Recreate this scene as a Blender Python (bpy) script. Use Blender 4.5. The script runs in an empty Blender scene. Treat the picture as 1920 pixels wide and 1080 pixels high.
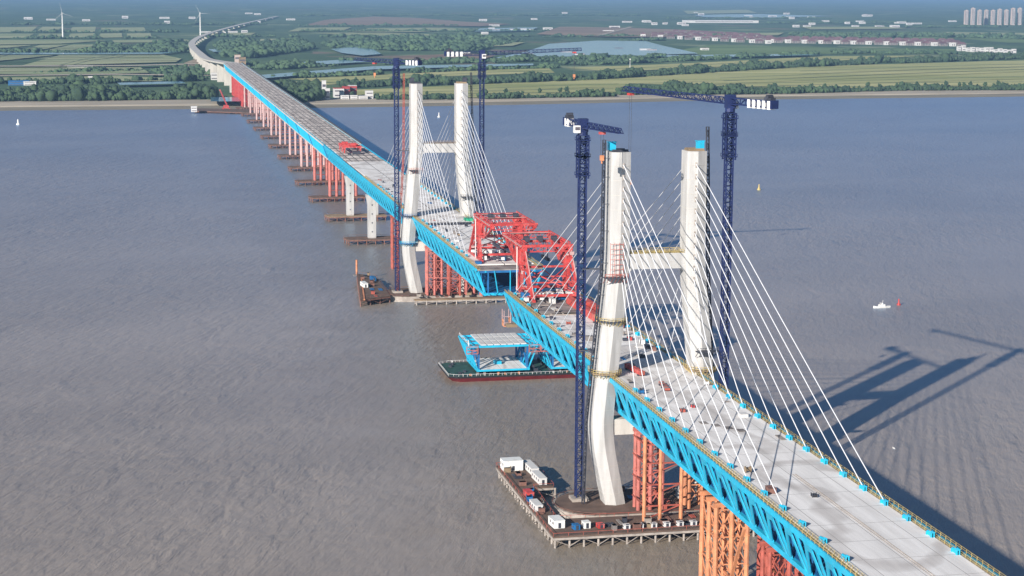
import bpy, math, random
import numpy as np
from mathutils import Vector, Matrix
random.seed(7)
rad = math.radians
sc = bpy.context.scene
C = sc.collection

# ---------------------------------------------------------------- camera, sky, sun, exposure
CAM = Vector((-656.1, 189.44, 195.95))
YAW, PITCH, ROLL, FPX = rad(11.62), rad(-9.22), rad(0.30), 3442.0
fwd = Vector((math.cos(PITCH)*math.cos(YAW), -math.cos(PITCH)*math.sin(YAW), math.sin(PITCH)))
rgt0 = Vector((-math.sin(YAW), -math.cos(YAW), 0))
up0 = rgt0.cross(fwd)
rgt = rgt0*math.cos(ROLL) + up0*math.sin(ROLL)
upv = up0*math.cos(ROLL) - rgt0*math.sin(ROLL)
cd = bpy.data.cameras.new('camera')
cam = bpy.data.objects.new('camera', cd)
C.objects.link(cam)
cam.matrix_world = Matrix(((rgt.x, upv.x, -fwd.x, CAM.x), (rgt.y, upv.y, -fwd.y, CAM.y),
                           (rgt.z, upv.z, -fwd.z, CAM.z), (0, 0, 0, 1)))
cd.sensor_width = 36.0
cd.lens = 36.0*FPX/1920.0
cd.clip_start = 1.0
cd.clip_end = 200000.0
sc.camera = cam

SUN = Vector((-246, 231, 137)).normalized()
elev = math.asin(SUN.z)
w = bpy.data.worlds.new('World')
sc.world = w
w.use_nodes = True
nt = w.node_tree
sky = nt.nodes.new('ShaderNodeTexSky')
sky.sky_type = 'NISHITA'
sky.sun_disc = False
sky.sun_elevation = elev
sky.sun_rotation = math.atan2(SUN.x, SUN.y)
sky.altitude = 0
sky.air_density = 1.0
sky.dust_density = 0.3
sky.ozone_density = 4.0
bg = nt.nodes['Background']
nt.links.new(sky.outputs[0], bg.inputs[0])
bg.inputs[1].default_value = 0.054
sl = bpy.data.lights.new('sun', 'SUN')
sl.energy = 4.6
sl.angle = rad(0.5)
sl.color = (1.0, 0.93, 0.84)
so = bpy.data.objects.new('sun', sl)
C.objects.link(so)
so.rotation_euler = SUN.to_track_quat('Z', 'Y').to_euler()
sc.view_settings.view_transform = 'Standard'
sc.view_settings.look = 'None'
sc.view_settings.exposure = 0.52
sc.view_settings.gamma = 1.0

def G(px, py, z=0.0):
    """point of the level z seen at a pixel of the 1920x1080 photograph"""
    d = fwd*FPX + rgt*(px-960) + upv*(540-py)
    t = (z-CAM.z)/d.z
    p = CAM + d*t
    return Vector((p.x, p.y, z))

# ---------------------------------------------------------------- materials
def mat(name, col, rough=0.6, metal=0.0, var=0.0, scale=0.3, bump=0.0, bscale=None, stretch=(1, 1, 1), detail=4.0, col2=None):
    m = bpy.data.materials.new(name)
    m.use_nodes = True
    n = m.node_tree.nodes
    l = m.node_tree.links
    b = n['Principled BSDF']
    b.inputs['Base Color'].default_value = (*col, 1)
    b.inputs['Roughness'].default_value = rough
    b.inputs['Metallic'].default_value = metal
    if var > 0 or col2:
        geo = n.new('ShaderNodeNewGeometry')
        mp = n.new('ShaderNodeMapping')
        mp.inputs['Scale'].default_value = stretch
        l.new(geo.outputs['Position'], mp.inputs[0])
        t = n.new('ShaderNodeTexNoise')
        t.inputs['Scale'].default_value = scale
        t.inputs['Detail'].default_value = detail
        l.new(mp.outputs[0], t.inputs['Vector'])
        r = n.new('ShaderNodeValToRGB')
        r.color_ramp.elements[0].position = 0.34
        r.color_ramp.elements[1].position = 0.66
        a = col2 if col2 else tuple(c*(1-var) for c in col)
        r.color_ramp.elements[0].color = (*a, 1)
        bb = col if col2 else tuple(min(1, c*(1+var*0.6)) for c in col)
        r.color_ramp.elements[1].color = (*bb, 1)
        l.new(t.outputs['Fac'], r.inputs[0])
        l.new(r.outputs[0], b.inputs['Base Color'])
        if bump > 0:
            t2 = t
            if bscale:
                t2 = n.new('ShaderNodeTexNoise')
                t2.inputs['Scale'].default_value = bscale
                l.new(mp.outputs[0], t2.inputs['Vector'])
            bu = n.new('ShaderNodeBump')
            bu.inputs['Strength'].default_value = bump
            bu.inputs['Distance'].default_value = 0.5
            l.new(t2.outputs['Fac'], bu.inputs['Height'])
            l.new(bu.outputs[0], b.inputs['Normal'])
    return m

M = {}
M['concrete'] = mat('pale_concrete', (0.60, 0.57, 0.52), 0.8, var=0.13, scale=0.16, stretch=(1, 1, 0.35), detail=8)
M['tower'] = mat('tower_concrete', (0.52, 0.51, 0.495), 0.75, var=0.19, scale=0.16, stretch=(2.2, 2.2, 0.3), detail=9)
M['cyan'] = mat('cyan_paint', (0.018, 0.46, 0.70), 0.45, var=0.16, scale=0.25, detail=6)
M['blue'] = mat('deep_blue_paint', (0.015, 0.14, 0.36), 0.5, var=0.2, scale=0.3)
M['red'] = mat('red_paint', (0.56, 0.062, 0.058), 0.5, var=0.3, scale=0.35, detail=6)
M['pink'] = mat('faded_pink_pipe', (0.52, 0.16, 0.13), 0.6, var=0.25, scale=0.3, detail=6)
M['palepink'] = mat('pale_pink_pipe', (0.58, 0.38, 0.36), 0.6, var=0.15, scale=0.3, detail=6)
M['orange'] = mat('orange_pipe', (0.66, 0.27, 0.13), 0.6, var=0.25, scale=0.35, detail=6)
M['redpipe'] = mat('red_pipe', (0.42, 0.10, 0.07), 0.6, var=0.25, scale=0.35)
M['navy'] = mat('navy_paint', (0.014, 0.026, 0.105), 0.5, var=0.2, scale=0.4)
M['darksteel'] = mat('dark_steel', (0.05, 0.055, 0.075), 0.55, var=0.3, scale=0.5)
M['white'] = mat('white_paint', (0.82, 0.82, 0.80), 0.5, var=0.06, scale=0.6)
M['cable'] = mat('white_cable_sheath', (0.78, 0.79, 0.82), 0.5)
M['ochre'] = mat('ochre_walkway', (0.44, 0.35, 0.21), 0.8, var=0.25, scale=0.5, detail=6)
M['yellow'] = mat('yellow_rail', (0.52, 0.40, 0.15), 0.6, var=0.2, scale=0.5)
M['brown'] = mat('rusty_timber_deck', (0.145, 0.095, 0.072), 0.9, var=0.3, scale=0.2, detail=8)
M['tan'] = mat('tan_deck', (0.30, 0.22, 0.14), 0.9, var=0.3, scale=0.12, detail=8)
M['rust'] = mat('rusty_pile', (0.22, 0.11, 0.085), 0.85, var=0.35, scale=0.5)
M['greypile'] = mat('grey_pile', (0.40, 0.35, 0.31), 0.85, var=0.25, scale=0.4)
M['black'] = mat('black_hull', (0.02, 0.02, 0.024), 0.6)
M['hullred'] = mat('red_hull', (0.17, 0.018, 0.022), 0.55, var=0.2, scale=0.3)
M['deckgreen'] = mat('green_barge_deck', (0.030, 0.085, 0.068), 0.7, var=0.35, scale=0.3, detail=8)
M['slate'] = mat('worn_grey_plates', (0.34, 0.31, 0.29), 0.8, col2=(0.15, 0.13, 0.125), scale=0.12, detail=6)
M['greynet'] = mat('green_net', (0.02, 0.36, 0.20), 0.8, var=0.2)
M['roof'] = mat('plum_roof', (0.17, 0.095, 0.105), 0.85, var=0.3, scale=0.02)
M['wallw'] = mat('white_wall', (0.66, 0.65, 0.64), 0.8, var=0.08, scale=0.05)
M['redroof'] = mat('red_roof', (0.42, 0.06, 0.06), 0.8, var=0.2, scale=0.1)
M['beige'] = mat('beige_highrise', (0.56, 0.45, 0.40), 0.8, var=0.1, scale=0.02)
M['glass'] = mat('dark_window_band', (0.12, 0.11, 0.13), 0.3)
M['bark'] = mat('bark', (0.12, 0.09, 0.06), 0.9)
M['leaf'] = mat('tree_foliage', (0.060, 0.105, 0.045), 0.9, col2=(0.024, 0.050, 0.030), scale=0.05, detail=9)
M['leaf2'] = mat('wood_foliage', (0.085, 0.145, 0.065), 0.9, col2=(0.034, 0.070, 0.040), scale=0.02, detail=8)
M['mud'] = mat('mud_bank', (0.26, 0.23, 0.17), 0.9, var=0.22, scale=0.03, stretch=(1, 0.25, 1), detail=8)
M['paleland'] = mat('pale_bank_road', (0.46, 0.40, 0.31), 0.9, var=0.2, scale=0.02, stretch=(1, 0.3, 1), detail=8)

def weather(m, streak, amt, sc_=(0.9, 0.9, 0.12)):
    n = m.node_tree.nodes
    l = m.node_tree.links
    b = n['Principled BSDF']
    src = b.inputs['Base Color'].links[0].from_socket
    geo = n.new('ShaderNodeNewGeometry')
    mp = n.new('ShaderNodeMapping')
    mp.inputs['Scale'].default_value = sc_
    l.new(geo.outputs['Position'], mp.inputs[0])
    t = n.new('ShaderNodeTexNoise')
    t.inputs['Scale'].default_value = 0.7
    t.inputs['Detail'].default_value = 8
    t.inputs['Roughness'].default_value = 0.7
    l.new(mp.outputs[0], t.inputs['Vector'])
    r = n.new('ShaderNodeMapRange')
    r.inputs['From Min'].default_value = 0.52
    r.inputs['From Max'].default_value = 0.72
    r.inputs['To Max'].default_value = amt
    l.new(t.outputs['Fac'], r.inputs['Value'])
    mx = n.new('ShaderNodeMix')
    mx.data_type = 'RGBA'
    l.new(r.outputs[0], mx.inputs[0])
    l.new(src, mx.inputs[6])
    mx.inputs[7].default_value = (*streak, 1)
    l.new(mx.outputs[2], b.inputs['Base Color'])
weather(M['tower'], (0.34, 0.32, 0.30), 0.55)
weather(M['concrete'], (0.30, 0.28, 0.26), 0.5)
weather(M['cyan'], (0.10, 0.30, 0.40), 0.6, (0.5, 0.5, 0.5))
weather(M['red'], (0.62, 0.32, 0.29), 0.8, (0.5, 0.5, 0.3))
weather(M['white'], (0.45, 0.40, 0.34), 0.5, (0.6, 0.6, 0.2))
weather(M['orange'], (0.28, 0.13, 0.09), 0.7, (0.6, 0.6, 0.3))
weather(M['pink'], (0.30, 0.13, 0.10), 0.7, (0.6, 0.6, 0.3))

def field_mat(name, a, b, sx=0.02, sy=0.002, rot=0.0):
    m = bpy.data.materials.new(name)
    m.use_nodes = True
    n = m.node_tree.nodes
    l = m.node_tree.links
    bs = n['Principled BSDF']
    bs.inputs['Roughness'].default_value = 0.95
    bs.inputs['Specular IOR Level'].default_value = 0.1
    geo = n.new('ShaderNodeNewGeometry')
    mp = n.new('ShaderNodeMapping')
    mp.vector_type = 'TEXTURE'
    mp.inputs['Rotation'].default_value = (0, 0, rot)
    l.new(geo.outputs['Position'], mp.inputs[0])
    mp2 = n.new('ShaderNodeMapping')
    mp2.inputs['Scale'].default_value = (sx, sy, 0)
    l.new(mp.outputs[0], mp2.inputs[0])
    t = n.new('ShaderNodeTexNoise')
    t.inputs['Scale'].default_value = 1.0
    t.inputs['Detail'].default_value = 6
    l.new(mp2.outputs[0], t.inputs['Vector'])
    r = n.new('ShaderNodeValToRGB')
    r.color_ramp.elements[0].position = 0.36
    r.color_ramp.elements[1].position = 0.62
    r.color_ramp.elements[0].color = (*a, 1)
    r.color_ramp.elements[1].color = (*b, 1)
    l.new(t.outputs['Fac'], r.inputs[0])
    l.new(r.outputs[0], bs.inputs['Base Color'])
    return m
M['field'] = field_mat('rice_field', (0.30, 0.33, 0.13), (0.52, 0.50, 0.24), 0.012, 0.0012, rad(-4))
M['field2'] = field_mat('pale_field', (0.24, 0.30, 0.15), (0.42, 0.44, 0.26), 0.012, 0.0015, rad(25))
M['plough'] = field_mat('ploughed_field', (0.22, 0.16, 0.12), (0.34, 0.26, 0.19), 0.006, 0.001, 0)
M['meadow'] = field_mat('meadow', (0.12, 0.19, 0.08), (0.20, 0.28, 0.12), 0.008, 0.002, 0)
M['earth'] = field_mat('bare_earth', (0.30, 0.24, 0.17), (0.46, 0.38, 0.28), 0.02, 0.02, 0)

def pond_mat():
    m = bpy.data.materials.new('pond_water')
    m.use_nodes = True
    b = m.node_tree.nodes['Principled BSDF']
    b.inputs['Base Color'].default_value = (0.07, 0.19, 0.33, 1)
    b.inputs['Roughness'].default_value = 0.12
    b.inputs['IOR'].default_value = 1.33
    return m
M['pond'] = pond_mat()

def water_mat():
    m = bpy.data.materials.new('river_water')
    m.use_nodes = True
    n = m.node_tree.nodes
    l = m.node_tree.links
    n.remove(n['Principled BSDF'])
    geo = n.new('ShaderNodeNewGeometry')
    def noise(scale, detail, rough=0.5, dist=0.0, rot=0.0, st=(1, 1, 1)):
        mp = n.new('ShaderNodeMapping')
        mp.vector_type = 'TEXTURE'
        mp.inputs['Rotation'].default_value = (0, 0, rad(rot))
        mp.inputs['Scale'].default_value = st
        l.new(geo.outputs['Position'], mp.inputs[0])
        t = n.new('ShaderNodeTexNoise')
        t.inputs['Scale'].default_value = scale
        t.inputs['Detail'].default_value = detail
        t.inputs['Roughness'].default_value = rough
        t.inputs['Distortion'].default_value = dist
        l.new(mp.outputs[0], t.inputs['Vector'])
        return t
    # silt plumes drawn out along the current
    s = noise(0.004, 7, 0.55, 0.9, 12, (1, 2.2, 1))
    r = n.new('ShaderNodeValToRGB')
    r.color_ramp.elements[0].position = 0.36
    r.color_ramp.elements[1].position = 0.64
    r.color_ramp.elements[0].color = (WC0[0], WC0[1], WC0[2], 1)
    r.color_ramp.elements[1].color = (WC1[0], WC1[1], WC1[2], 1)
    l.new(s.outputs['Fac'], r.inputs[0])
    # churned silt along the bridge line
    sx = n.new('ShaderNodeSeparateXYZ')
    l.new(geo.outputs['Position'], sx.inputs[0])
    ya = n.new('ShaderNodeMath')
    ya.operation = 'ABSOLUTE'
    yo = n.new('ShaderNodeMath')
    yo.operation = 'ADD'
    yo.inputs[1].default_value = -15
    l.new(sx.outputs[1], yo.inputs[0])
    l.new(yo.outputs[0], ya.inputs[0])
    s2_ = noise(0.02, 5, 0.6, 1.0, 5, (1, 1.6, 1))
    yn = n.new('ShaderNodeMath')
    yn.operation = 'MULTIPLY_ADD'
    l.new(s2_.outputs['Fac'], yn.inputs[0])
    yn.inputs[1].default_value = -170
    l.new(ya.outputs[0], yn.inputs[2])
    mr = n.new('ShaderNodeMapRange')
    mr.inputs['From Min'].default_value = -70
    mr.inputs['From Max'].default_value = 15
    mr.inputs['To Min'].default_value = 0.75
    mr.inputs['To Max'].default_value = 0.0
    l.new(yn.outputs[0], mr.inputs['Value'])
    mc = n.new('ShaderNodeMix')
    mc.data_type = 'RGBA'
    l.new(mr.outputs[0], mc.inputs[0])
    l.new(r.outputs[0], mc.inputs[6])
    mc.inputs[7].default_value = (0.29, 0.235, 0.175, 1)
    w1 = noise(0.26, 6, 0.6, 0.3, -24, (3.2, 1.0, 1))
    w2 = noise(0.06, 3, 0.5, 0.6, -30, (2.6, 1.0, 1))
    ad = n.new('ShaderNodeMath')
    ad.operation = 'MULTIPLY_ADD'
    l.new(w2.outputs['Fac'], ad.inputs[0])
    ad.inputs[1].default_value = 1.6
    l.new(w1.outputs['Fac'], ad.inputs[2])
    bu = n.new('ShaderNodeBump')
    bu.inputs['Strength'].default_value = 0.7
    bu.inputs['Distance'].default_value = 1.6
    l.new(ad.outputs[0], bu.inputs['Height'])
    wp = noise(0.0035, 4, 0.6, 1.2, -24, (2.0, 1.0, 1))
    wm = n.new('ShaderNodeMapRange')
    wm.inputs['From Min'].default_value = 0.38
    wm.inputs['From Max'].default_value = 0.62
    wm.inputs['To Min'].default_value = 0.38
    wm.inputs['To Max'].default_value = 0.88
    l.new(wp.outputs['Fac'], wm.inputs['Value'])
    l.new(wm.outputs[0], bu.inputs['Strength'])
    di = n.new('ShaderNodeBsdfDiffuse')
    l.new(mc.outputs[2], di.inputs['Color'])
    l.new(bu.outputs[0], di.inputs['Normal'])
    gl = n.new('ShaderNodeBsdfGlossy')
    gl.inputs['Color'].default_value = (*WG, 1)
    gl.inputs['Roughness'].default_value = 0.3
    l.new(bu.outputs[0], gl.inputs['Normal'])
    fr = n.new('ShaderNodeFresnel')
    fr.inputs['IOR'].default_value = WIOR
    mx = n.new('ShaderNodeMixShader')
    l.new(fr.outputs[0], mx.inputs[0])
    l.new(di.outputs[0], mx.inputs[1])
    l.new(gl.outputs[0], mx.inputs[2])
    l.new(mx.outputs[0], n['Material Output'].inputs['Surface'])
    return m
WC0, WC1, WG, WIOR = (0.335, 0.290, 0.250), (0.405, 0.350, 0.300), (0.47, 0.70, 0.98), 1.24
M['water'] = water_mat()

def land_mat():
    m = bpy.data.materials.new('farmland')
    m.use_nodes = True
    n = m.node_tree.nodes
    l = m.node_tree.links
    b = n['Principled BSDF']
    b.inputs['Roughness'].default_value = 0.95
    b.inputs['Specular IOR Level'].default_value = 0.1
    geo = n.new('ShaderNodeNewGeometry')
    mp = n.new('ShaderNodeMapping')
    mp.inputs['Rotation'].default_value = (0, 0, rad(9))
    mp.inputs['Scale'].default_value = (1/420.0, 1/190.0, 0)
    l.new(geo.outputs['Position'], mp.inputs[0])
    v = n.new('ShaderNodeTexVoronoi')
    v.distance = 'CHEBYCHEV'
    v.inputs['Scale'].default_value = 1.0
    v.inputs['Randomness'].default_value = 0.75
    l.new(mp.outputs[0], v.inputs['Vector'])
    sp = n.new('ShaderNodeSeparateColor')
    l.new(v.outputs['Color'], sp.inputs[0])
    r = n.new('ShaderNodeValToRGB')
    r.color_ramp.interpolation = 'CONSTANT'
    e = r.color_ramp.elements
    e[0].position = 0.0
    e[0].color = (0.075, 0.130, 0.070, 1)
    e[1].position = 0.34
    e[1].color = (0.120, 0.185, 0.095, 1)
    for pos, c in ((0.54, (0.16, 0.22, 0.11)), (0.68, (0.045, 0.085, 0.045)), (0.80, (0.27, 0.31, 0.18)), (0.90, (0.25, 0.19, 0.15)), (0.95, (0.15, 0.21, 0.11))):
        q = e.new(pos)
        q.color = (*c, 1)
    l.new(sp.outputs[0], r.inputs[0])
    t = n.new('ShaderNodeTexNoise')
    t.inputs['Scale'].default_value = 0.004
    t.inputs['Detail'].default_value = 9
    t.inputs['Roughness'].default_value = 0.65
    l.new(geo.outputs['Position'], t.inputs['Vector'])
    r2 = n.new('ShaderNodeValToRGB')
    r2.color_ramp.elements[0].position = 0.38
    r2.color_ramp.elements[1].position = 0.56
    l.new(t.outputs['Fac'], r2.inputs[0])
    mx = n.new('ShaderNodeMix')
    mx.data_type = 'RGBA'
    l.new(r2.outputs[0], mx.inputs[0])
    l.new(r.outputs[0], mx.inputs[6])
    mx.inputs[7].default_value = (0.080, 0.135, 0.075, 1)
    l.new(mx.outputs[2], b.inputs['Base Color'])
    return m
M['land'] = land_mat()

def slab_mat(name, base, dark, jx, jy, wx, wy, jcol, streak=True):
    """concrete deck with joints every jx by jy metres and worn lengthways streaks"""
    m = bpy.data.materials.new(name)
    m.use_nodes = True
    n = m.node_tree.nodes
    l = m.node_tree.links
    b = n['Principled BSDF']
    b.inputs['Roughness'].default_value = 0.85
    geo = n.new('ShaderNodeNewGeometry')
    mp = n.new('ShaderNodeMapping')
    mp.inputs['Scale'].default_value = (0.02, 0.22, 1) if streak else (0.045, 0.22, 1)
    l.new(geo.outputs['Position'], mp.inputs[0])
    t = n.new('ShaderNodeTexNoise')
    t.inputs['Scale'].default_value = 1.0
    t.inputs['Detail'].default_value = 9
    t.inputs['Roughness'].default_value = 0.6
    l.new(mp.outputs[0], t.inputs['Vector'])
    r = n.new('ShaderNodeValToRGB')
    r.color_ramp.elements[0].position = 0.32
    r.color_ramp.elements[1].position = 0.6
    r.color_ramp.elements[0].color = (*dark, 1)
    r.color_ramp.elements[1].color = (*base, 1)
    l.new(t.outputs['Fac'], r.inputs[0])
    wv = n.new('ShaderNodeTexWave')
    wv.wave_type = 'RINGS'
    wv.inputs['Scale'].default_value = 0.035
    wv.inputs['Distortion'].default_value = 9
    wv.inputs['Detail'].default_value = 3
    wv.inputs['Detail Scale'].default_value = 0.6
    l.new(geo.outputs['Position'], wv.inputs['Vector'])
    wr = n.new('ShaderNodeValToRGB')
    wr.color_ramp.elements[0].position = 0.0
    wr.color_ramp.elements[0].color = (0.74, 0.72, 0.71, 1)
    wr.color_ramp.elements[1].position = 0.22
    wr.color_ramp.elements[1].color = (1, 1, 1, 1)
    l.new(wv.outputs['Fac'], wr.inputs[0])
    sm = n.new('ShaderNodeMix')
    sm.data_type = 'RGBA'
    sm.blend_type = 'MULTIPLY'
    sm.inputs[0].default_value = 1.0
    l.new(r.outputs[0], sm.inputs[6])
    l.new(wr.outputs[0], sm.inputs[7])
    sx = n.new('ShaderNodeSeparateXYZ')
    l.new(geo.outputs['Position'], sx.inputs[0])
    def line(out, per, wd):
        a = n.new('ShaderNodeMath')
        a.operation = 'PINGPONG'
        a.inputs[1].default_value = per/2
        l.new(out, a.inputs[0])
        c = n.new('ShaderNodeMath')
        c.operation = 'LESS_THAN'
        c.inputs[1].default_value = wd/2
        l.new(a.outputs[0], c.inputs[0])
        return c
    a = line(sx.outputs[0], jx, wx)
    c = line(sx.outputs[1], jy, wy)
    mxm = n.new('ShaderNodeMath')
    mxm.operation = 'MAXIMUM'
    l.new(a.outputs[0], mxm.inputs[0])
    l.new(c.outputs[0], mxm.inputs[1])
    mx = n.new('ShaderNodeMix')
    mx.data_type = 'RGBA'
    l.new(mxm.outputs[0], mx.inputs[0])
    l.new(sm.outputs[2], mx.inputs[6])
    mx.inputs[7].default_value = (*jcol, 1)
    l.new(mx.outputs[2], b.inputs['Base Color'])
    return m
M['slab'] = slab_mat('new_deck_slab', (0.90, 0.88, 0.86), (0.68, 0.66, 0.64), 15.5, 10.5, 0.22, 0.22, (0.40, 0.38, 0.36))
M['slabgrid'] = slab_mat('panel_deck_slab', (0.86, 0.77, 0.70), (0.30, 0.26, 0.24), 24.6, 5.8, 4.2, 0.9, (0.10, 0.09, 0.085), False)
M['slabwhite'] = slab_mat('clean_deck_slab', (0.88, 0.86, 0.84), (0.74, 0.71, 0.68), 37.0, 16.0, 0.35, 0.5, (0.10, 0.09, 0.09))

# ---------------------------------------------------------------- mesh helpers
class MB:
    def __init__(self):
        self.v = []
        self.f = []
        self.cuts = []
    def add(self, vs, fs):
        self.cuts.append((len(self.v), len(self.f)))
        o = len(self.v)
        self.v += [tuple(p) for p in vs]
        self.f += [tuple(i+o for i in f) for f in fs]
        return self
    def box(self, x0, x1, y0, y1, z0, z1):
        return self.add([(x, y, z) for z in (z0, z1) for y in (y0, y1) for x in (x0, x1)],
                        [(0, 2, 3, 1), (4, 5, 7, 6), (0, 1, 5, 4), (2, 6, 7, 3), (0, 4, 6, 2), (1, 3, 7, 5)])
    def bar(self, p, q, w, h=None):
        h = w if h is None else h
        p = Vector(p)
        q = Vector(q)
        d = (q-p).normalized()
        u = Vector((0, 0, 1)) if abs(d.z) < 0.95 else Vector((1, 0, 0))
        s = d.cross(u).normalized()*w/2
        t = s.cross(d).normalized()*h/2
        vs = [a+b for a in (p, q) for b in (-s-t, s-t, s+t, -s+t)]
        return self.add(vs, [(0, 3, 2, 1), (4, 5, 6, 7), (0, 1, 5, 4), (1, 2, 6, 5), (2, 3, 7, 6), (3, 0, 4, 7)])
    def tube(self, p, q, r, n=8, r2=None):
        r2 = r if r2 is None else r2
        p = Vector(p)
        q = Vector(q)
        d = (q-p).normalized()
        u = Vector((0, 0, 1)) if abs(d.z) < 0.95 else Vector((1, 0, 0))
        s = d.cross(u).normalized()
        t = s.cross(d).normalized()
        vs = [c + (s*math.cos(k*2*math.pi/n) + t*math.sin(k*2*math.pi/n))*rr for c, rr in ((p, r), (q, r2)) for k in range(n)]
        fs = [(k, (k+1) % n, n+(k+1) % n, n+k) for k in range(n)]
        return self.add(vs, fs+[tuple(range(n-1, -1, -1)), tuple(range(n, 2*n))])
    def prism(self, poly, z0, z1):
        n = len(poly)
        vs = [(x, y, z0) for x, y in poly] + [(x, y, z1) for x, y in poly]
        return self.add(vs, [tuple(range(n-1, -1, -1)), tuple(range(n, 2*n))] + [(k, (k+1) % n, n+(k+1) % n, n+k) for k in range(n)])
    def loft(self, rings):
        n = len(rings[0])
        vs = [p for r in rings for p in r]
        fs = [(i*n+k, i*n+(k+1) % n, (i+1)*n+(k+1) % n, (i+1)*n+k) for i in range(len(rings)-1) for k in range(n)]
        return self.add(vs, fs+[tuple(range(n-1, -1, -1)), tuple(range((len(rings)-1)*n, len(rings)*n))])
    def plate(self, pts, nrm, th):
        """flat plate from an outline, with a thickness"""
        nn = Vector(nrm).normalized()*th/2
        n = len(pts)
        vs = [Vector(p)-nn for p in pts]+[Vector(p)+nn for p in pts]
        return self.add(vs, [tuple(range(n-1, -1, -1)), tuple(range(n, 2*n))] + [(k, (k+1) % n, n+(k+1) % n, n+k) for k in range(n)])
    def build_each(self, name, m, parent, cap=100):
        pc = self.cuts + [(len(self.v), len(self.f))]
        out = []
        for (v0, f0), (v1, f1) in zip(pc[:-1], pc[1:]):
            q = MB()
            q.v = self.v[v0:v1]
            q.f = [tuple(i-v0 for i in f) for f in self.f[f0:f1]]
            out.append(q.build(name, m, parent))
        return out
    def build(self, name, m, parent=None, label=None, kind=None, smooth=False):
        me = bpy.data.meshes.new(name)
        o = Vector((0, 0, 0))
        if parent is not None:
            r = parent
            while r is not None:
                o = o+Vector(r.location)
                r = r.parent
        me.from_pydata([tuple(Vector(p)-o) for p in self.v], [], self.f)
        me.materials.append(m)
        if smooth:
            me.polygons.foreach_set('use_smooth', [True]*len(me.polygons))
        ob = bpy.data.objects.new(name, me)
        C.objects.link(ob)
        if parent is not None:
            ob.parent = parent
        if label:
            ob['label'] = label
        if kind:
            ob['kind'] = kind
        return ob

def tag(o, label, cat, group=None, kind=None):
    o['label'] = label
    o['category'] = cat
    if group:
        o['group'] = group
    if kind:
        o['kind'] = kind
    return o

def thing(name, label, cat, loc=(0, 0, 0), group=None):
    o = bpy.data.objects.new(name, None)
    C.objects.link(o)
    o.location = loc
    return tag(o, label, cat, group)

def solo(mb, name, m, label, cat, group=None):
    """a thing that is one mesh, its origin at the centre of its base"""
    a = np.array([tuple(p) for p in mb.v])
    o = Vector(((a[:, 0].min()+a[:, 0].max())/2, (a[:, 1].min()+a[:, 1].max())/2, a[:, 2].min()))
    mb.v = [tuple(Vector(p)-o) for p in mb.v]
    ob = mb.build(name, m)
    ob.location = o
    return tag(ob, label, cat, group)

def copy_tree(o, parent=None):
    c = o.copy()
    C.objects.link(c)
    if parent is not None:
        c.parent = parent
    for ch in list(o.children):
        copy_tree(ch, c)
    return c

ORD = ['first', 'second', 'third', 'fourth', 'fifth', 'sixth', 'seventh', 'eighth', 'ninth', 'tenth', 'eleventh', 'twelfth', 'thirteenth', 'fourteenth', 'fifteenth']

def ordw(n):
    ones = ['', 'first', 'second', 'third', 'fourth', 'fifth', 'sixth', 'seventh', 'eighth', 'ninth', 'tenth', 'eleventh', 'twelfth', 'thirteenth', 'fourteenth', 'fifteenth', 'sixteenth', 'seventeenth', 'eighteenth', 'nineteenth']
    if n < 20:
        return ones[n]
    tens = {2: 'twent', 3: 'thirt', 4: 'fort', 5: 'fift', 6: 'sixt', 7: 'sevent'}[n//10]
    return tens+'ieth' if n % 10 == 0 else tens+'y '+ones[n % 10]

# ---------------------------------------------------------------- setting: water, land, bank, fields
B = 90000
MB().add([(-B, -B, 0), (B, -B, 0), (B, B, 0), (-B, B, 0)], [(0, 1, 2, 3)]).build('water', M['water'], kind='structure')
shore_px = [(-60, 210), (22, 208), (400, 205), (740, 201), (1000, 196.5), (1400, 187.5), (1890, 182), (1980, 180)]
shore = [G(*p, 0) for p in shore_px]
d0 = (shore[0]-shore[2]).normalized()
d1 = (shore[-1]-shore[-3]).normalized()
shore = [shore[0]+d0*60000+Vector((8000, 0, 0))] + [shore[0]+d0*4000] + shore + [shore[-1]+d1*4000] + [shore[-1]+d1*60000+Vector((8000, 0, 0))]
def off(pts, dx, z):
    return [Vector((p.x+dx, p.y, z)) for p in pts]
def strip(a, b):
    m = MB()
    n = len(a)
    m.add(a+b, [(k, k+1, n+k+1, n+k) for k in range(n-1)])
    return m
s0 = off(shore, -8, -0.4)
s1 = off(shore, 75, 1.6)
s2 = off(shore, 82, 3.4)
s3 = off(shore, 205, 4.0)
strip(s0, s1).build('mud_flat', M['mud'], kind='structure')
strip(s1, s2).build('bank_slope', M['paleland'], kind='structure')
strip(s2, s3).build('bank_road', M['paleland'], kind='structure')
MB().add([tuple(p) for p in s3]+[(B, -B, 4.0), (B, B, 4.0)], [tuple(range(len(s3)))+(len(s3), len(s3)+1)]).build('ground', M['land'], kind='structure')

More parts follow.
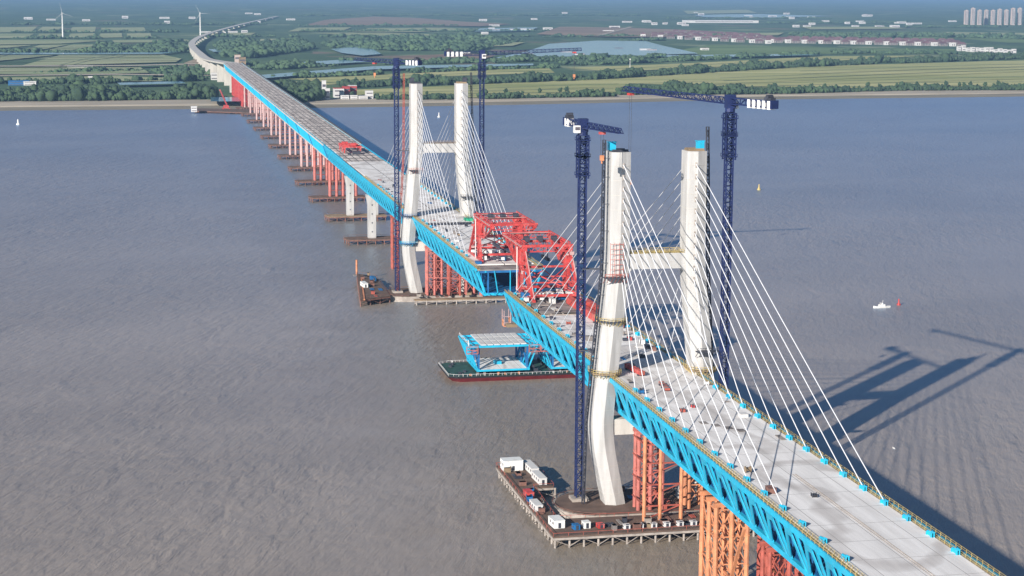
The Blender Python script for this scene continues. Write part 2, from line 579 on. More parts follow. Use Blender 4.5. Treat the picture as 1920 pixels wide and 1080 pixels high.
LVL = [4.3]
def patch(name, m, pts, z=None):
    if z is None:
        LVL[0] += 0.12
        z = LVL[0]
    v = [tuple(G(-60 if x == 22 else x, y, z)) for x, y in pts]
    return MB().add(v, [tuple(range(len(v)))]).build(name, m, kind='structure')
patch('rice_field', M['field'], [(668, 180), (668, 168), (880, 159), (1100, 148), (1280, 138), (1500, 125), (1700, 119), (1990, 111), (1990, 163), (1700, 161), (1560, 166), (1400, 163), (1300, 161), (1180, 156), (1150, 178), (850, 184)])
patch('rice_field', M['field'], [(540, 148), (700, 141), (900, 131), (1030, 128), (1040, 136), (880, 141), (700, 150), (640, 156)])
patch('rice_field', M['field'], [(1060, 127), (1280, 119), (1550, 105), (1740, 104), (1600, 112), (1400, 124), (1150, 134)])
patch('rice_field', M['field'], [(500, 160), (560, 152), (640, 157), (560, 163)])
patch('meadow', M['meadow'], [(1240, 100), (1330, 84), (1480, 88), (1790, 92), (1790, 100), (1500, 101), (1260, 112)])
patch('meadow', M['meadow'], [(1480, 74), (1800, 72), (1890, 80), (1980, 80), (1980, 62), (1500, 60)])
patch('pale_field', M['field2'], [(1765, 60), (1880, 61), (1980, 62), (1980, 68), (1800, 66)])
for pts in ([(22, 52), (70, 50), (58, 60), (22, 61)], [(80, 50), (118, 50), (104, 60), (66, 60)], [(136, 51), (180, 50), (178, 60), (128, 60)],
            [(190, 52), (270, 51), (275, 60), (188, 60)], [(22, 63), (64, 63), (50, 71), (22, 72)], [(74, 63), (118, 63), (112, 71), (64, 72)],
            [(132, 63), (178, 62), (172, 71), (126, 72)], [(188, 63), (228, 62), (230, 70), (184, 71)], [(238, 63), (282, 62), (285, 70), (238, 71)],
            [(22, 75), (120, 74), (200, 76), (110, 82), (22, 84)], [(210, 75), (350, 74), (360, 79), (215, 80)],
            [(22, 86), (70, 84), (22, 96)], [(76, 84), (130, 83), (60, 97), (26, 97)], [(138, 83), (190, 83), (120, 97), (70, 97)],
            [(196, 83), (250, 84), (190, 98), (130, 98)], [(22, 104), (105, 103), (22, 120)], [(112, 103), (300, 101), (340, 110), (330, 116), (150, 121), (40, 123)],
            [(22, 126), (260, 124), (280, 136), (150, 140), (22, 138)], [(22, 145), (200, 142), (330, 146), (300, 152), (22, 152)],
            [(560, 52), (660, 51), (640, 58), (540, 59)], [(690, 53), (810, 52), (900, 54), (780, 60), (660, 59)], [(600, 62), (720, 61), (820, 64), (800, 68), (640, 66)],
            [(390, 62), (480, 61), (470, 66), (380, 67)], [(490, 73), (560, 72), (550, 77), (480, 78)], [(850, 80), (985, 79), (960, 86), (840, 88)],
            [(1280, 20), (1400, 18), (1420, 24), (1290, 26)], [(1500, 50), (1660, 50), (1700, 54), (1520, 55)], [(1360, 62), (1470, 61), (1460, 66), (1370, 67)]):
    patch('pale_field', M['field2'], pts)
for pts in ([(570, 47), (610, 37), (700, 31), (790, 34), (860, 40), (960, 45), (900, 49), (760, 47), (640, 48)], [(1005, 64), (1050, 50), (1180, 52), (1290, 56), (1400, 62), (1320, 66), (1240, 70), (1100, 68)],
            [(740, 105), (880, 100), (930, 104), (900, 112), (760, 113)]):
    patch('ploughed_field', M['plough'], pts)
patch('bare_earth', M['earth'], [(345, 118), (378, 106), (392, 114), (384, 122), (352, 126)])
for pts in ([(925, 109), (985, 97), (1030, 82), (1120, 76), (1210, 77), (1245, 86), (1310, 100), (1200, 104), (1080, 105), (1000, 109)],
            [(620, 92), (660, 88), (700, 92), (715, 101), (680, 104), (640, 99)], [(480, 141), (700, 124), (930, 120), (1000, 119), (1000, 122), (930, 124), (700, 130), (490, 147)],
            [(540, 118), (640, 112), (700, 115), (620, 120), (560, 123)], [(900, 53), (1010, 51), (990, 58), (890, 59)], [(1300, 28), (1420, 26), (1560, 30), (1450, 33), (1320, 32)],
            [(22, 98), (130, 99), (300, 98), (340, 96), (300, 101), (22, 102)], [(390, 92), (480, 93), (470, 97), (400, 97)],
            [(395, 182), (455, 182), (450, 190), (395, 190)], [(1200, 104), (1500, 101), (1540, 103), (1300, 108)], [(220, 155), (340, 152), (350, 156), (225, 159)]):
    patch('pond', M['pond'], pts)
for pts in ([(22, 141), (210, 138), (400, 140), (400, 142), (210, 140), (22, 143)], [(22, 123), (250, 121.5), (400, 118), (400, 119.5), (250, 123.5), (22, 125)], [(1120, 66), (1180, 50), (1188, 50), (1130, 66)]):
    patch('farm_track', M['paleland'], pts)

for pts in ([(1180, 157), (1500, 146), (1990, 127)], [(1280, 160), (1560, 152), (1990, 141)], [(880, 166), (1100, 158), (1160, 157)], [(700, 174), (900, 169), (1150, 166)], [(1400, 163), (1600, 156), (1990, 152)],
            [(1350, 146), (1700, 132), (1990, 123)], [(1500, 133), (1750, 124), (1990, 118)], [(700, 145), (900, 136), (1030, 132)], [(1150, 129), (1400, 117), (1600, 109)], [(760, 178), (950, 174), (1150, 172)]):
    a_ = [(x, y) for x, y in pts]
    patch('field_ditch', M['leaf'], a_+[(x, y+0.55) for x, y in reversed(pts)])
for pts in ([(-60, 106), (200, 104), (300, 104)], [(-60, 113), (120, 111), (330, 110)], [(-60, 130), (200, 128), (260, 127)], [(-60, 90), (120, 88), (240, 87)], [(60, 84), (20, 97), (-40, 110)], [(230, 101), (160, 110), (110, 122)]):
    patch('field_ditch', M['leaf'], [(x, y) for x, y in pts]+[(x+0.8, y+0.6) for x, y in reversed(pts)])

# ---------------------------------------------------------------- woods and hedges (uncountable), riverside trees (things)
ICO_V = []
ph = (1+5**0.5)/2
for a in (-1, 1):
    for b in (-ph, ph):
        ICO_V += [(0, a, b), (a, b, 0), (b, 0, a)]
ICO_V = np.array(ICO_V, float)
ICO_V /= np.linalg.norm(ICO_V[0])
ICO_F = []
for i in range(12):
    for j in range(i+1, 12):
        for k in range(j+1, 12):
            if max(np.linalg.norm(ICO_V[i]-ICO_V[j]), np.linalg.norm(ICO_V[j]-ICO_V[k]), np.linalg.norm(ICO_V[i]-ICO_V[k])) < 1.06:
                t = (i, j, k)
                if np.dot(np.cross(ICO_V[j]-ICO_V[i], ICO_V[k]-ICO_V[i]), ICO_V[i]) < 0:
                    t = (i, k, j)
                ICO_F.append(t)
def subdiv(V, F):
    V = [tuple(v) for v in V]
    mid = {}
    out = []
    def m(a, b):
        key = (min(a, b), max(a, b))
        if key not in mid:
            q = (np.array(V[a])+np.array(V[b]))
            q /= np.linalg.norm(q)
            mid[key] = len(V)
            V.append(tuple(q))
        return mid[key]
    for a, b, c in F:
        x, y, z = m(a, b), m(b, c), m(c, a)
        out += [(a, x, z), (x, b, y), (z, y, c), (x, y, z)]
    return np.array(V), out
S1_V, S1_F = subdiv(ICO_V, ICO_F)
rng = np.random.default_rng(5)
def blobs(cents, radii, zs, name, m, fine=False):
    V0, F0 = (S1_V, S1_F) if fine else (ICO_V, ICO_F)
    n = len(cents)
    nv = len(V0)
    j = 1+rng.uniform(-0.32, 0.32, (n, nv, 1))
    R = np.stack([radii, radii, zs], 1)[:, None, :]
    v = cents[:, None, :] + V0[None]*R*j
    f = (np.array(F0)[None]+(np.arange(n)*nv)[:, None, None]).reshape(-1, 3)
    me = bpy.data.meshes.new(name)
    me.vertices.add(n*nv)
    me.vertices.foreach_set('co', v.reshape(-1).astype(np.float32))
    me.loops.add(f.size)
    me.loops.foreach_set('vertex_index', f.reshape(-1).astype(np.int32))
    me.polygons.add(len(f))
    me.polygons.foreach_set('loop_start', np.arange(0, f.size, 3, dtype=np.int32))
    me.update(calc_edges=True)
    me.materials.append(m)
    o = bpy.data.objects.new(name, me)
    C.objects.link(o)
    return o
def inpoly(P, poly):
    x, y = P[:, 0], P[:, 1]
    r = np.zeros(len(P), bool)
    n = len(poly)
    for i in range(n):
        x1, y1 = poly[i]
        x2, y2 = poly[(i+1) % n]
        c = ((y1 > y) != (y2 > y)) & (x < (x2-x1)*(y-y1)/((y2-y1) or 1e-9)+x1)
        r ^= c
    return r
def wood(px, size, name, label, dens=1.0, fine=False):
    poly = [tuple(G(x, y, 4.0))[:2] for x, y in px]
    a = np.array(poly)
    lo, hi = a.min(0), a.max(0)
    area = (hi-lo).prod()
    n = int(min(60000, area/(size*size)*1.5*dens))
    P = rng.uniform(lo, hi, (n, 2))
    P = P[inpoly(P, poly)][:9000]
    n = len(P)
    if n == 0:
        return
    # clearings
    q = np.sin(P[:, 0]/(size*9)+1.3)*np.sin(P[:, 1]/(size*7)+P[:, 0]/(size*23))
    P = P[q > -0.72]
    n = len(P)
    h = size*rng.uniform(0.45, 1.2, n)*rng.choice([0.8, 1, 1, 1.3, 1.6], n)*(1+0.25*np.sin(P[:, 1]/37)+0.2*np.sin(P[:, 1]/11+P[:, 0]/29))
    kz = 1.0 if fine else 0.62
    c = np.concatenate([P, (4.0+h*0.55*kz)[:, None]], 1)
    # a second and third lobe per crown
    allc, allr, allz = [c], [h*rng.uniform(0.35, 0.6, n)], [h*0.62*kz]
    for k in range(2 if fine else 1):
        d = rng.normal(0, 0.35, (n, 3))*h[:, None]
        d[:, 2] = np.abs(d[:, 2])*0.5*kz
        allc.append(c+d)
        allr.append(h*0.36)
        allz.append(h*0.42*kz)
    o = blobs(np.concatenate(allc), np.concatenate(allr), np.concatenate(allz), name, M['leaf2' if not fine else 'leaf'], fine)
    tag(o, label, 'trees', kind='stuff')
wood([(640, 161), (700, 159), (900, 153), (1100, 146), (1280, 135), (1500, 121.5), (1990, 104), (1990, 108), (1500, 126.5), (1280, 140), (1100, 151), (900, 158), (700, 164), (640, 166)], 7.5, 'tree_belt', 'dark green tree belt between the two bands of pale rice field', 1.3, True)
wood([(480, 160), (540, 164), (590, 170), (600, 178), (598, 188), (560, 192), (510, 184)], 8, 'riverside_wood', 'dark wood on the bank right of the far end of the bridge', 1.2, True)
wood([(-60, 178), (200, 176), (330, 177), (398, 178), (398, 186), (200, 189), (-60, 191)], 8, 'riverside_wood', 'dense dark wood along the bank at the left edge', 1.2, True)
wood([(1158, 178), (1165, 169), (1250, 168), (1400, 171), (1500, 173), (1500, 175.5), (1300, 178)], 7, 'orchard', 'grey green orchard between the right hand rice field and the bank', 0.8, True)
wood([(705, 184.5), (860, 185), (1155, 179.5), (1155, 181), (860, 186.5), (705, 187)], 5, 'bank_hedge', 'low dark hedge between the middle rice field and the bank', 1.0, True)
wood([(1500, 172), (1700, 168), (1990, 167), (1990, 169), (1700, 170), (1500, 175)], 5, 'bank_hedge', 'low dark scrub between the right rice field and the bank', 0.8, True)
wood([(600, 84), (700, 74), (900, 72), (985, 78), (930, 88), (900, 95), (740, 96), (620, 90)], 15, 'forest', 'broad green forest beyond the ponds in the middle of the plain', 0.9)
wood([(400, 84), (560, 79), (590, 92), (560, 98), (470, 110), (420, 108)], 14, 'forest', 'green forest right of the curving viaduct', 1.0)
wood([(190, 89), (350, 84), (365, 95), (330, 99), (250, 97), (180, 98)], 13, 'forest', 'blue green forest left of the curving viaduct', 1.0)
wood([(440, 120), (640, 124), (520, 131), (450, 130)], 11, 'forest', 'tree clump between the viaduct and the long narrow pond', 0.8)
wood([(500, 147), (700, 138), (930, 129), (1050, 126), (1050, 128), (930, 131), (700, 141), (500, 150)], 9, 'tree_belt', 'dark tree belt between the narrow pond and the upper rice field', 0.9)
wood([(1050, 121), (1240, 113), (1540, 102), (1540, 104), (1240, 117), (1050, 125)], 10, 'tree_belt', 'dark green tree belt just beyond the upper right band of rice field', 0.9)
wood([(720, 119), (930, 113), (1100, 108), (1240, 107), (1240, 109), (1100, 112), (930, 118), (720, 122)], 10, 'tree_belt', 'tree belt along the near shore of the large pond', 0.8)
wood([(1560, 101), (1790, 102), (1990, 110), (1990, 108.5), (1790, 100), (1560, 98)], 8, 'tree_belt', 'tree belt in front of the row of white houses', 0.8)
wood([(1560, 72), (1800, 71), (1990, 77), (1990, 73), (1760, 68), (1480, 66)], 14, 'forest', 'green wood behind the right end of the plum roofed houses', 0.7)
wood([(-60, 156), (200, 155), (380, 151), (390, 152), (200, 157), (-60, 158)], 7, 'tree_belt', 'thin tree line beyond the dense wood at the left', 0.6, True)
wood([(60, 137), (90, 137), (250, 133), (400, 128), (395, 132), (250, 136), (60, 139)], 8, 'tree_belt', 'tree line around the farm buildings at the left', 0.7)
wood([(-60, 98), (200, 98), (350, 98), (350, 99.5), (200, 100), (-60, 100)], 10, 'tree_belt', 'long dark hedge across the fields at the left', 0.9)
wood([(300, 136), (400, 132), (405, 148), (350, 150), (290, 145)], 9, 'forest', 'tree clump left of the viaduct piers', 0.6)
for k, (x0, x1, y) in enumerate([(22, 340, 61.5), (22, 300, 73), (380, 560, 70), (560, 1030, 60), (560, 860, 50), (1020, 1400, 70), (640, 1240, 116), (1250, 1560, 36), (1440, 1700, 44), (1700, 1890, 52), (600, 1000, 70), (22, 500, 47), (560, 1200, 30), (1160, 1250, 77)]):
    wood([(x0, y-0.6), (x1, y-1.2), (x1, y-0.6), (x0, y+0.1)], 9, 'hedgerow', 'long dark hedgerow, %s of those crossing the far farmland' % ORD[k], 0.8)

# single riverside trees
def tree_proto():
    r = thing('riverside_tree', 'small dark bushy tree standing alone on the edge of the riverbank', 'tree', (0, 0, 0), 'single trees along the riverbank')
    MB().tube((0, 0, 0), (0.2, 0, 5.5), 0.28, 6, 0.14).tube((0.1, 0, 3), (1.6, 0.6, 6), 0.12, 5, 0.06).tube((0.1, 0, 3.4), (-1.4, -0.8, 6.4), 0.12, 5, 0.06).build('trunk', M['bark'], r)
    n = 46
    d = rng.normal(0, 1, (n, 3))
    d /= np.linalg.norm(d, axis=1)[:, None]
    c = d*rng.uniform(0.4, 1.0, (n, 1))*np.array([2.9, 2.9, 3.1])+np.array([0, 0, 6.6])
    rr = rng.uniform(0.6, 1.25, n)
    o = blobs(c, rr, rr*0.85, 'crown', M['leaf'], False)
    o.parent = r
    return r
tp = tree_proto()
first = True
tx = [660, 690, 800, 872, 905, 948, 980, 1012, 1050, 1062, 1100, 1130] + [1510+k*13+random.uniform(-4, 4) for k in range(29)] + [1340, 1362, 1388, 1410, 1436, 1455, 1480]
tx.sort()
for i_, x in enumerate(tx):
    y = 186-(x-640)*0.0145+random.uniform(-1.5, 0.5)
    g = G(x, y-1.5, 4.0)
    o = tp if first else copy_tree(tp)
    first = False
    o.location = g
    o['label'] = 'dark bushy tree alone on the riverbank edge, %s counted from the left' % ordw(i_+1)
    s = random.uniform(0.8, 1.5)
    o.scale = (s, s, s*random.uniform(0.9, 1.25))
    o.rotation_euler = (0, 0, random.uniform(0, 6))

# ---------------------------------------------------------------- towers
def hexring(yc, z, hw=3.75, fx=5.2, sx=3.7, x0=0.0):
    return [(x0-fx, yc, z), (x0-sx, yc-hw, z), (x0+sx, yc-hw, z), (x0+fx, yc, z), (x0+sx, yc+hw, z), (x0-sx, yc+hw, z)]
def tower(X, which, label):
    t = thing('bridge_tower', label, 'bridge tower', (X, 0, 0))
    prof = [(3.6, 14.9, 3.9), (12, 16.7, 4.0), (26, 19.6, 4.0), (36, 20.3, 4.0), (54, 18.6, 4.0), (74, 16.6, 4.1), (92, 14.9, 3.9), (100, 14.6, 3.8), (137.3, 14.6, 3.75)]
    zz = np.linspace(3.6, 137.3, 46)
    def sm_(z, c):
        q_ = np.linspace(max(3.6, z-5), min(137.3, z+5), 13)
        q_ = q_[np.abs(q_-z) <= min(z-3.6, 137.3-z)+0.01] if min(z-3.6, 137.3-z) < 5 else q_
        return float(np.mean(np.interp(q_, [p[0] for p in prof], [p[c] for p in prof]))) if len(q_) else float(np.interp(z, [p[0] for p in prof], [p[c] for p in prof]))
    prof = [(float(z), sm_(z, 1), sm_(z, 2)) for z in zz]
    for s, side in ((1, 'left'), (-1, 'right')):
        m = MB()
        m.loft([hexring(s*y, z, hw, 5.3 if z < 100 else 5.2, 3.8, X) for z, y, hw in prof])
        leg = m.build('leg', M['tower'], t, '%s leg of the tower, pale concrete' % side)
        # lift joints and hollow top
        j = MB()
        for k in range(24):
            z = 8+k*5.4
            yy = np.interp(z, [p[0] for p in prof], [p[1] for p in prof])
            hw = np.interp(z, [p[0] for p in prof], [p[2] for p in prof])+0.05
            r0 = hexring(s*yy, z, hw, 5.36, 3.85, X)
            r1 = hexring(s*yy, z+0.09, hw, 5.36, 3.85, X)
            j.loft([r0, r1])
        j.build('lift_joint', M['concrete'], leg)
        a = MB()
        for k in range(11):
            z = 133-k*4.3
            for sx in (-1, 1):
                a.box(X+sx*4.75-0.45, X+sx*4.75+0.45, s*13.9-0.28, s*13.9+0.28, z-1.6, z+0.3)
        a.build_each('cable_socket', M['greypile'], leg)
        c = MB()
        c.box(X-3.4, X+3.4, s*14.6-3.0, s*14.6+3.0, 137.3, 137.7)
        c.box(X-2.6, X-2.2, s*14.6-3, s*14.6+3, 137.7, 138.2)
        c.box(X+2.2, X+2.6, s*14.6-3, s*14.6+3, 137.7, 138.2)
        c.build('top_formwork', M['tan'] if s < 0 else M['darksteel'], leg)
        bx = MB()
        bx.box(X-0.5, X+2.0, s*17.0-1.3, s*17.0+1.3, 137.75, 140.6)
        bx.box(X-0.2, X+1.7, s*17.0-1.7, s*17.0+1.7, 140.6, 140.9)
        bx.build('winch_box', M['cyan' if which == 'near' else 'darksteel'], leg)
    b = MB()
    b.loft([[(X-3.2, y, z0), (X+3.2, y, z0), (X+3.2, y, 99.3), (X-3.2, y, 99.3)] for y, z0 in ((-11.6, 91.4), (-9.6, 93.5), (9.6, 93.5), (11.6, 91.4))])
    bm_ = b.build('upper_crossbeam', M['tower'], t)
    r = MB()
    for x in (X-3.1, X+3.1):
        r.bar((x, -10.5, 100.5), (x, 10.5, 100.5), 0.14)
        r.bar((x, -10.5, 99.95), (x, 10.5, 99.95), 0.1)
        for k in range(12):
            y = -10.4+k*20.8/11
            r.bar((x, y, 99.3), (x, y, 100.55), 0.12)
    r.box(X-2.8, X+2.8, -10.4, 10.4, 99.32, 99.42)
    r.build('guard_rail', M['yellow' if which == 'near' else 'tan'], bm_)
    MB().box(X-3.2, X+3.2, -16.4, 16.4, 30.5, 36.5).build('lower_crossbeam', M['concrete'], t)
    # pile cap with rounded ends
    pts = []
    R_ = 17.0
    for k in range(13):
        a = -math.pi/2+math.pi*k/12
        pts.append((X+R_*math.sin(a)*1.0, 22+R_*math.cos(a)*0.95))
    for k in range(13):
        a = math.pi/2+math.pi*k/12
        pts.append((X+R_*math.sin(a), -22+R_*math.cos(a)*0.95))
    MB().prism(pts, -2, 3.3).build('pile_cap', M['greypile'], t)
    MB().prism([(X+(x-X)*0.965, y*0.972) for x, y in pts], 3.3, 3.62).build('cap_top', M['brown'], t)
    fb = MB()
    for k in range(0, len(pts)-1):
        p, q = pts[k], pts[k+1]
        fb.bar((p[0], p[1], 4.4), (q[0], q[1], 4.4), 0.16)
        fb.bar((p[0], p[1], 3.3), (p[0], p[1], 4.5), 0.14)
    fb.build('cap_rail', M['rust'], t)
    return t
def collar(tw, X, yc, z, hw, m1, m2, name='work_platform', label=None, h=1.3):
    c = MB()
    out = [(X+a*(5.2+hw), yc+b*(3.9+hw)) for a, b in ((-1, -.45), (-.6, -1), (.6, -1), (1, -.45), (1, .45), (.6, 1), (-.6, 1), (-1, .45))]
    c.prism(out, z-0.35, z)
    o = c.build(name, m1, tw, label)
    r = MB()
    for k in range(8):
        p, q = out[k], out[(k+1) % 8]
        for dz in (0.55, h):
            r.bar((*p, z+dz), (*q, z+dz), 0.14)
        for t in (0, 0.33, 0.66):
            x, y = p[0]+(q[0]-p[0])*t, p[1]+(q[1]-p[1])*t
            r.bar((x, y, z), (x, y, z+h), 0.14)
            r.bar((x, y, z-0.3), (X+(x-X)*0.7, yc+(y-yc)*0.7, z-2.2), 0.2)
    r.build('handrail', m2, o)
near_t = tower(0, 'near', 'nearer pale concrete H shaped bridge tower with blue boxes on its leg tops')
far_t = tower(500, 'far', 'farther pale concrete H shaped bridge tower on the far side of the gap')
collar(near_t, 0, 16.6, 74.3, 1.3, M['darksteel'], M['yellow'], label='yellow railed platform round the left leg above the deck')
collar(near_t, 0, 18.8, 54.6, 1.5, M['tan'], M['yellow'], label='yellow railed platform round the left leg at the deck')
collar(near_t, 0, -18.8, 54.6, 1.5, M['tan'], M['yellow'], label='yellow railed platform round the right leg at the deck')
collar(far_t, 500, 18.7, 53.6, 1.6, M['darksteel'], M['blue'], label='dark blue platform round the left leg at the deck')
collar(far_t, 500, 20.2, 36.0, 1.7, M['blue'], M['cyan'], label='blue platform round the left leg under the deck')
def lattice_platform(tw, X, y, z, m1, m2, lab):
    c = MB()
    c.box(X-8.5, X-5.3, y-4.5, y+4.5, z-0.3, z)
    o = c.build('access_platform', m1, tw, lab)
    r = MB()
    for k in range(7):
        yy = y-4.4+k*8.8/6
        r.bar((X-8.4, yy, z), (X-8.4, yy, z+1.5), 0.15)
        r.bar((X-8.4, yy, z-0.2), (X-5.3, yy, z-2.4), 0.18)
    r.bar((X-8.4, y-4.5, z+1.4), (X-8.4, y+4.5, z+1.4), 0.15)
    r.bar((X-8.4, y-4.5, z+0.7), (X-8.4, y+4.5, z+0.7), 0.12)
    r.build('handrail', m2, o)
lattice_platform(near_t, 0, 16.8, 91.3, M['darksteel'], M['redpipe'], 'dark access platform with red rails on the left leg')
lattice_platform(near_t, 0, -19.5, 62.2, M['darksteel'], M['darksteel'], 'small dark access platform low on the right leg')
lattice_platform(far_t, 500, 15.9, 83.0, M['darksteel'], M['redpipe'], 'dark access platform on the left leg below the crossbeam')
lattice_platform(far_t, 500, -17.6, 65.5, M['darksteel'], M['darksteel'], 'dark access platform on the right leg')
# red scaffold stair on the near left leg above the platform
s = MB()
for k in range(7):
    z = 92+k*1.9
    s.bar((-5.7, 13.6, z), (-5.7, 18.6, z), 0.16)
for y in (13.6, 15.2, 17.0, 18.6):
    s.bar((-5.7, y, 91.5), (-5.7, y, 104), 0.14)
s.build('scaffold', M['pink'], near_t)

# ---------------------------------------------------------------- stay cables
def fans(X, tname, camera_sign):
    for s, side in ((1, 'left'), (-1, 'right')):
        for d in (-1, 1):
            if d < 0:
                dirn = 'running towards the viewer'
            else:
                dirn = 'running away from the viewer'
            for k in range(11):
                xe = X+d*(30+15.5*k)
                zt = 90+4.3*k
                p = Vector((X+d*4.9, s*13.9, zt-0.3))
                q = Vector((xe, s*15.1, 54.0))
                m = MB()
                # slight sag
                prev = p
                for i in range(1, 5):
                    f = i/4
                    c = p.lerp(q, f)
                    c.z -= 4*f*(1-f)*(p-q).length*0.0035
                    m.tube(prev, c, 0.16, 6)
                    prev = c
                solo(m, 'stay_cable', M['cable'],
                     '%s lowest white stay cable of the %s tower %s leg, %s side' % (ORD[k], 'nearer' if X < 100 else 'farther', side, 'viewer' if d < 0 else 'far'),
                     'stay cable', 'white stay cables of the bridge towers')
fans(0, 'near', -1)
fans(500, 'far', 1)

# ---------------------------------------------------------------- truss spans
ZD = 53.0
def span(name, label, x0, x1, panel=15.5, deckm='slab', group=None, style='truss', walkway=True, anchors=(), slab=None):
    t = thing(name, label, 'bridge span', ((x0+x1)/2, 0, 0), group)
    n = max(1, int(round((x1-x0)/panel)))
    L = (x1-x0)/n
    MB().box(x0+0.15, x1-0.15, -17.4, 17.4, 51.9, 52.45).build('floor_plate', M['slate'] if slab else M['cyan'], t)
    for a, b, mm in (slab or [(x0, x1, deckm)]):
        MB().box(a+0.1, b-0.1, -15.7, 15.7, 52.5, ZD).build('deck_slab', M[mm], t)
    for s, side in ((1, 'left'), (-1, 'right')):
        if style == 'truss':
            m = MB()
            ys, zs, yl, zl = s*17.75, 51.9, s*13.2, 39.6
            nrm = (0, s*(zs-zl), -(yl-ys)*0-(abs(ys)-abs(yl)))
            m.box(x0, x1, min(s*17.5, s*18.0), max(s*17.5, s*18.0), 51.3, 53.0)       # top edge girder
            m.box(x0, x1, min(s*12.6, s*13.8), max(s*12.6, s*13.8), 38.7, 40.2)       # lower chord
            m.box(x0, x1, min(s*12.6, s*13.5), max(s*12.6, s*13.5), 50.9, 51.9)
            m.build('chord', M['cyan'], t)
            wv = MB()
            for i in range(n+1):
                x = x0+i*L
                xa, xb = max(x-0.75, x0), min(x+0.75, x1)
                # outward raking strut and gusset at every node
                wv.plate([(xa, ys, zs), (xb, ys, zs), (xb, yl, zl+0.2), (xa, yl, zl+0.2)], (0, s*12.3, -4.5), 0.5)
                g0, g1 = max(x-3.0, x0), min(x+3.0, x1)
                wv.plate([(g0, s*13.55, 40.1), (g1, s*13.55, 40.1), (min(x+1.5, x1), s*13.6, 43.2), (max(x-1.5, x0), s*13.6, 43.2)], (0, 1, 0), 0.4)
                if i < n:
                    for f in (0.5,):
                        xm = x+L*f
                        # wide V members with tapered throats
                        wv.plate([(x+0.9, s*13.7, 40.3), (x+2.9, s*13.9, 40.9), (xm-0.1, s*17.3, 51.4), (xm-2.1, s*17.3, 51.4)], (0, s*10, -3.4), 0.3)
                        wv.plate([(x+L-2.9, s*13.9, 40.9), (x+L-0.9, s*13.7, 40.3), (xm+2.1, s*17.3, 51.4), (xm+0.1, s*17.3, 51.4)], (0, s*10, -3.4), 0.3)
                        wv.plate([(xm-2.6, s*16.4, 48.6), (xm+2.6, s*16.4, 48.6), (xm+3.4, s*17.35, 51.5), (xm-3.4, s*17.35, 51.5)], (0, s*10, -3.4), 0.3)
            wv.build('raking_strut', M['cyan'], t)
            iv = MB()
            for i in range(n):
                x = x0+i*L
                iv.bar((x+0.4, s*11.6, 40), (x+L/2, s*11.6, 51.2), 0.5, 0.7)
                iv.bar((x+L-0.4, s*11.6, 40), (x+L/2, s*11.6, 51.2), 0.5, 0.7)
                iv.bar((x+0.4, s*11.6, 40), (x+0.4, s*11.6, 51.2), 0.6, 0.9)
            iv.build('truss_web', M['blue'], t)
        else:
            m = MB()
            m.box(x0, x1, min(s*17.5, s*18.0), max(s*17.5, s*18.0), 51.5, 53.0)
            m.build('chord', M['concrete'], t)
            e = 9.0
            p = MB()
            yl, zl = s*13.2, 39.9
            p.plate([(x0+e, s*17.4, 51.4), (x1-e, s*17.4, 51.4), (x1-e, yl, zl), (x0+e, yl, zl)], (0, s*11.5, -4.2), 0.4)
            nr = int((x1-x0-2*e)/4.1)
            for i in range(nr+1):
                x = x0+e+0.2+(x1-x0-2*e-0.4)*i/nr
                p.plate([(x-0.15, s*17.9, 51.4), (x+0.15, s*17.9, 51.4), (x+0.15, s*13.7, zl), (x-0.15, s*13.7, zl)], (0, s*11.5, -4.2), 0.8)
            p.build('side_panel', M['cyan'], t)
            p = MB()  # end bays in deeper blue, shade over the piers put into the colour
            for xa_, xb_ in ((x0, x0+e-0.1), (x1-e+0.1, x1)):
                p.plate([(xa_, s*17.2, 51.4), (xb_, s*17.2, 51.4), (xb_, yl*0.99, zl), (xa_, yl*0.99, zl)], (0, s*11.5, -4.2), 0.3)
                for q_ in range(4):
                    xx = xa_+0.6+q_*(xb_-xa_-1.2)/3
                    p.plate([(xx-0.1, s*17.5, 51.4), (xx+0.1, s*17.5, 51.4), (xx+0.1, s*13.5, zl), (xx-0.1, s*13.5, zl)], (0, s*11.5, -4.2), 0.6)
            p.build_each('pier_shade_panel', M['blue'], t) if False else p.build('pier_shade_panel', M['blue'], t)
            if s < 0:
                MB().box(x0, x1, -17.9, -17.5, 53.02, 54.9).build('dark_edge_strip', M['darksteel'], t)  # dark upright strip along the right deck edge only
            iv = MB()
            iv.box(x0, x1, min(s*12.6, s*12.9), max(s*12.6, s*12.9), 39.5, 51.9)
            iv.build('inner_web', M['blue'], t)
            lc = MB()
            lc.box(x0, x1, min(s*12.5, s*14.3), max(s*12.5, s*14.3), 38.7, 39.5)
            lc.build('lower_chord', M['palepink'] if False else M['concrete'], t)
    fl = MB()
    k = 0
    x = x0
    while x <= x1:
        xa = min(max(x, x0+0.4), x1-0.4)
        fl.box(xa-0.35, xa+0.35, -12.5, 12.5, 38.9, 40.0)
        fl.box(xa-0.35, xa+0.35, -17.2, 17.2, 50.7, 51.85)
        x += L/2
    fl.box(x0+0.1, x1-0.1, -12.5, 12.5, 40.05, 40.35)
    fl.build('cross_girder', M['blue'], t)
    if walkway:
        for s, side in ((1, 'left'), (-1, 'right')):
            wk = MB()
            wk.box(x0, x1, min(s*15.8, s*17.45), max(s*15.8, s*17.45), 52.5, 52.75)
            wo = wk.build('walkway', M['ochre'], t)
            r = MB()
            for dz in (0.6, 1.15):
                r.bar((x0, s*17.7, 53+dz), (x1, s*17.7, 53+dz), 0.1)
                r.bar((x0, s*15.95, 52.8+dz), (x1, s*15.95, 52.8+dz), 0.08)
            x = x0
            while x <= x1:
                r.bar((x, s*17.7, 53), (x, s*17.7, 54.2), 0.12)
                r.bar((x, s*15.95, 52.75), (x, s*15.95, 53.9), 0.1)
                x += 3.1
            r.build('handrail', M['yellow'], wo)
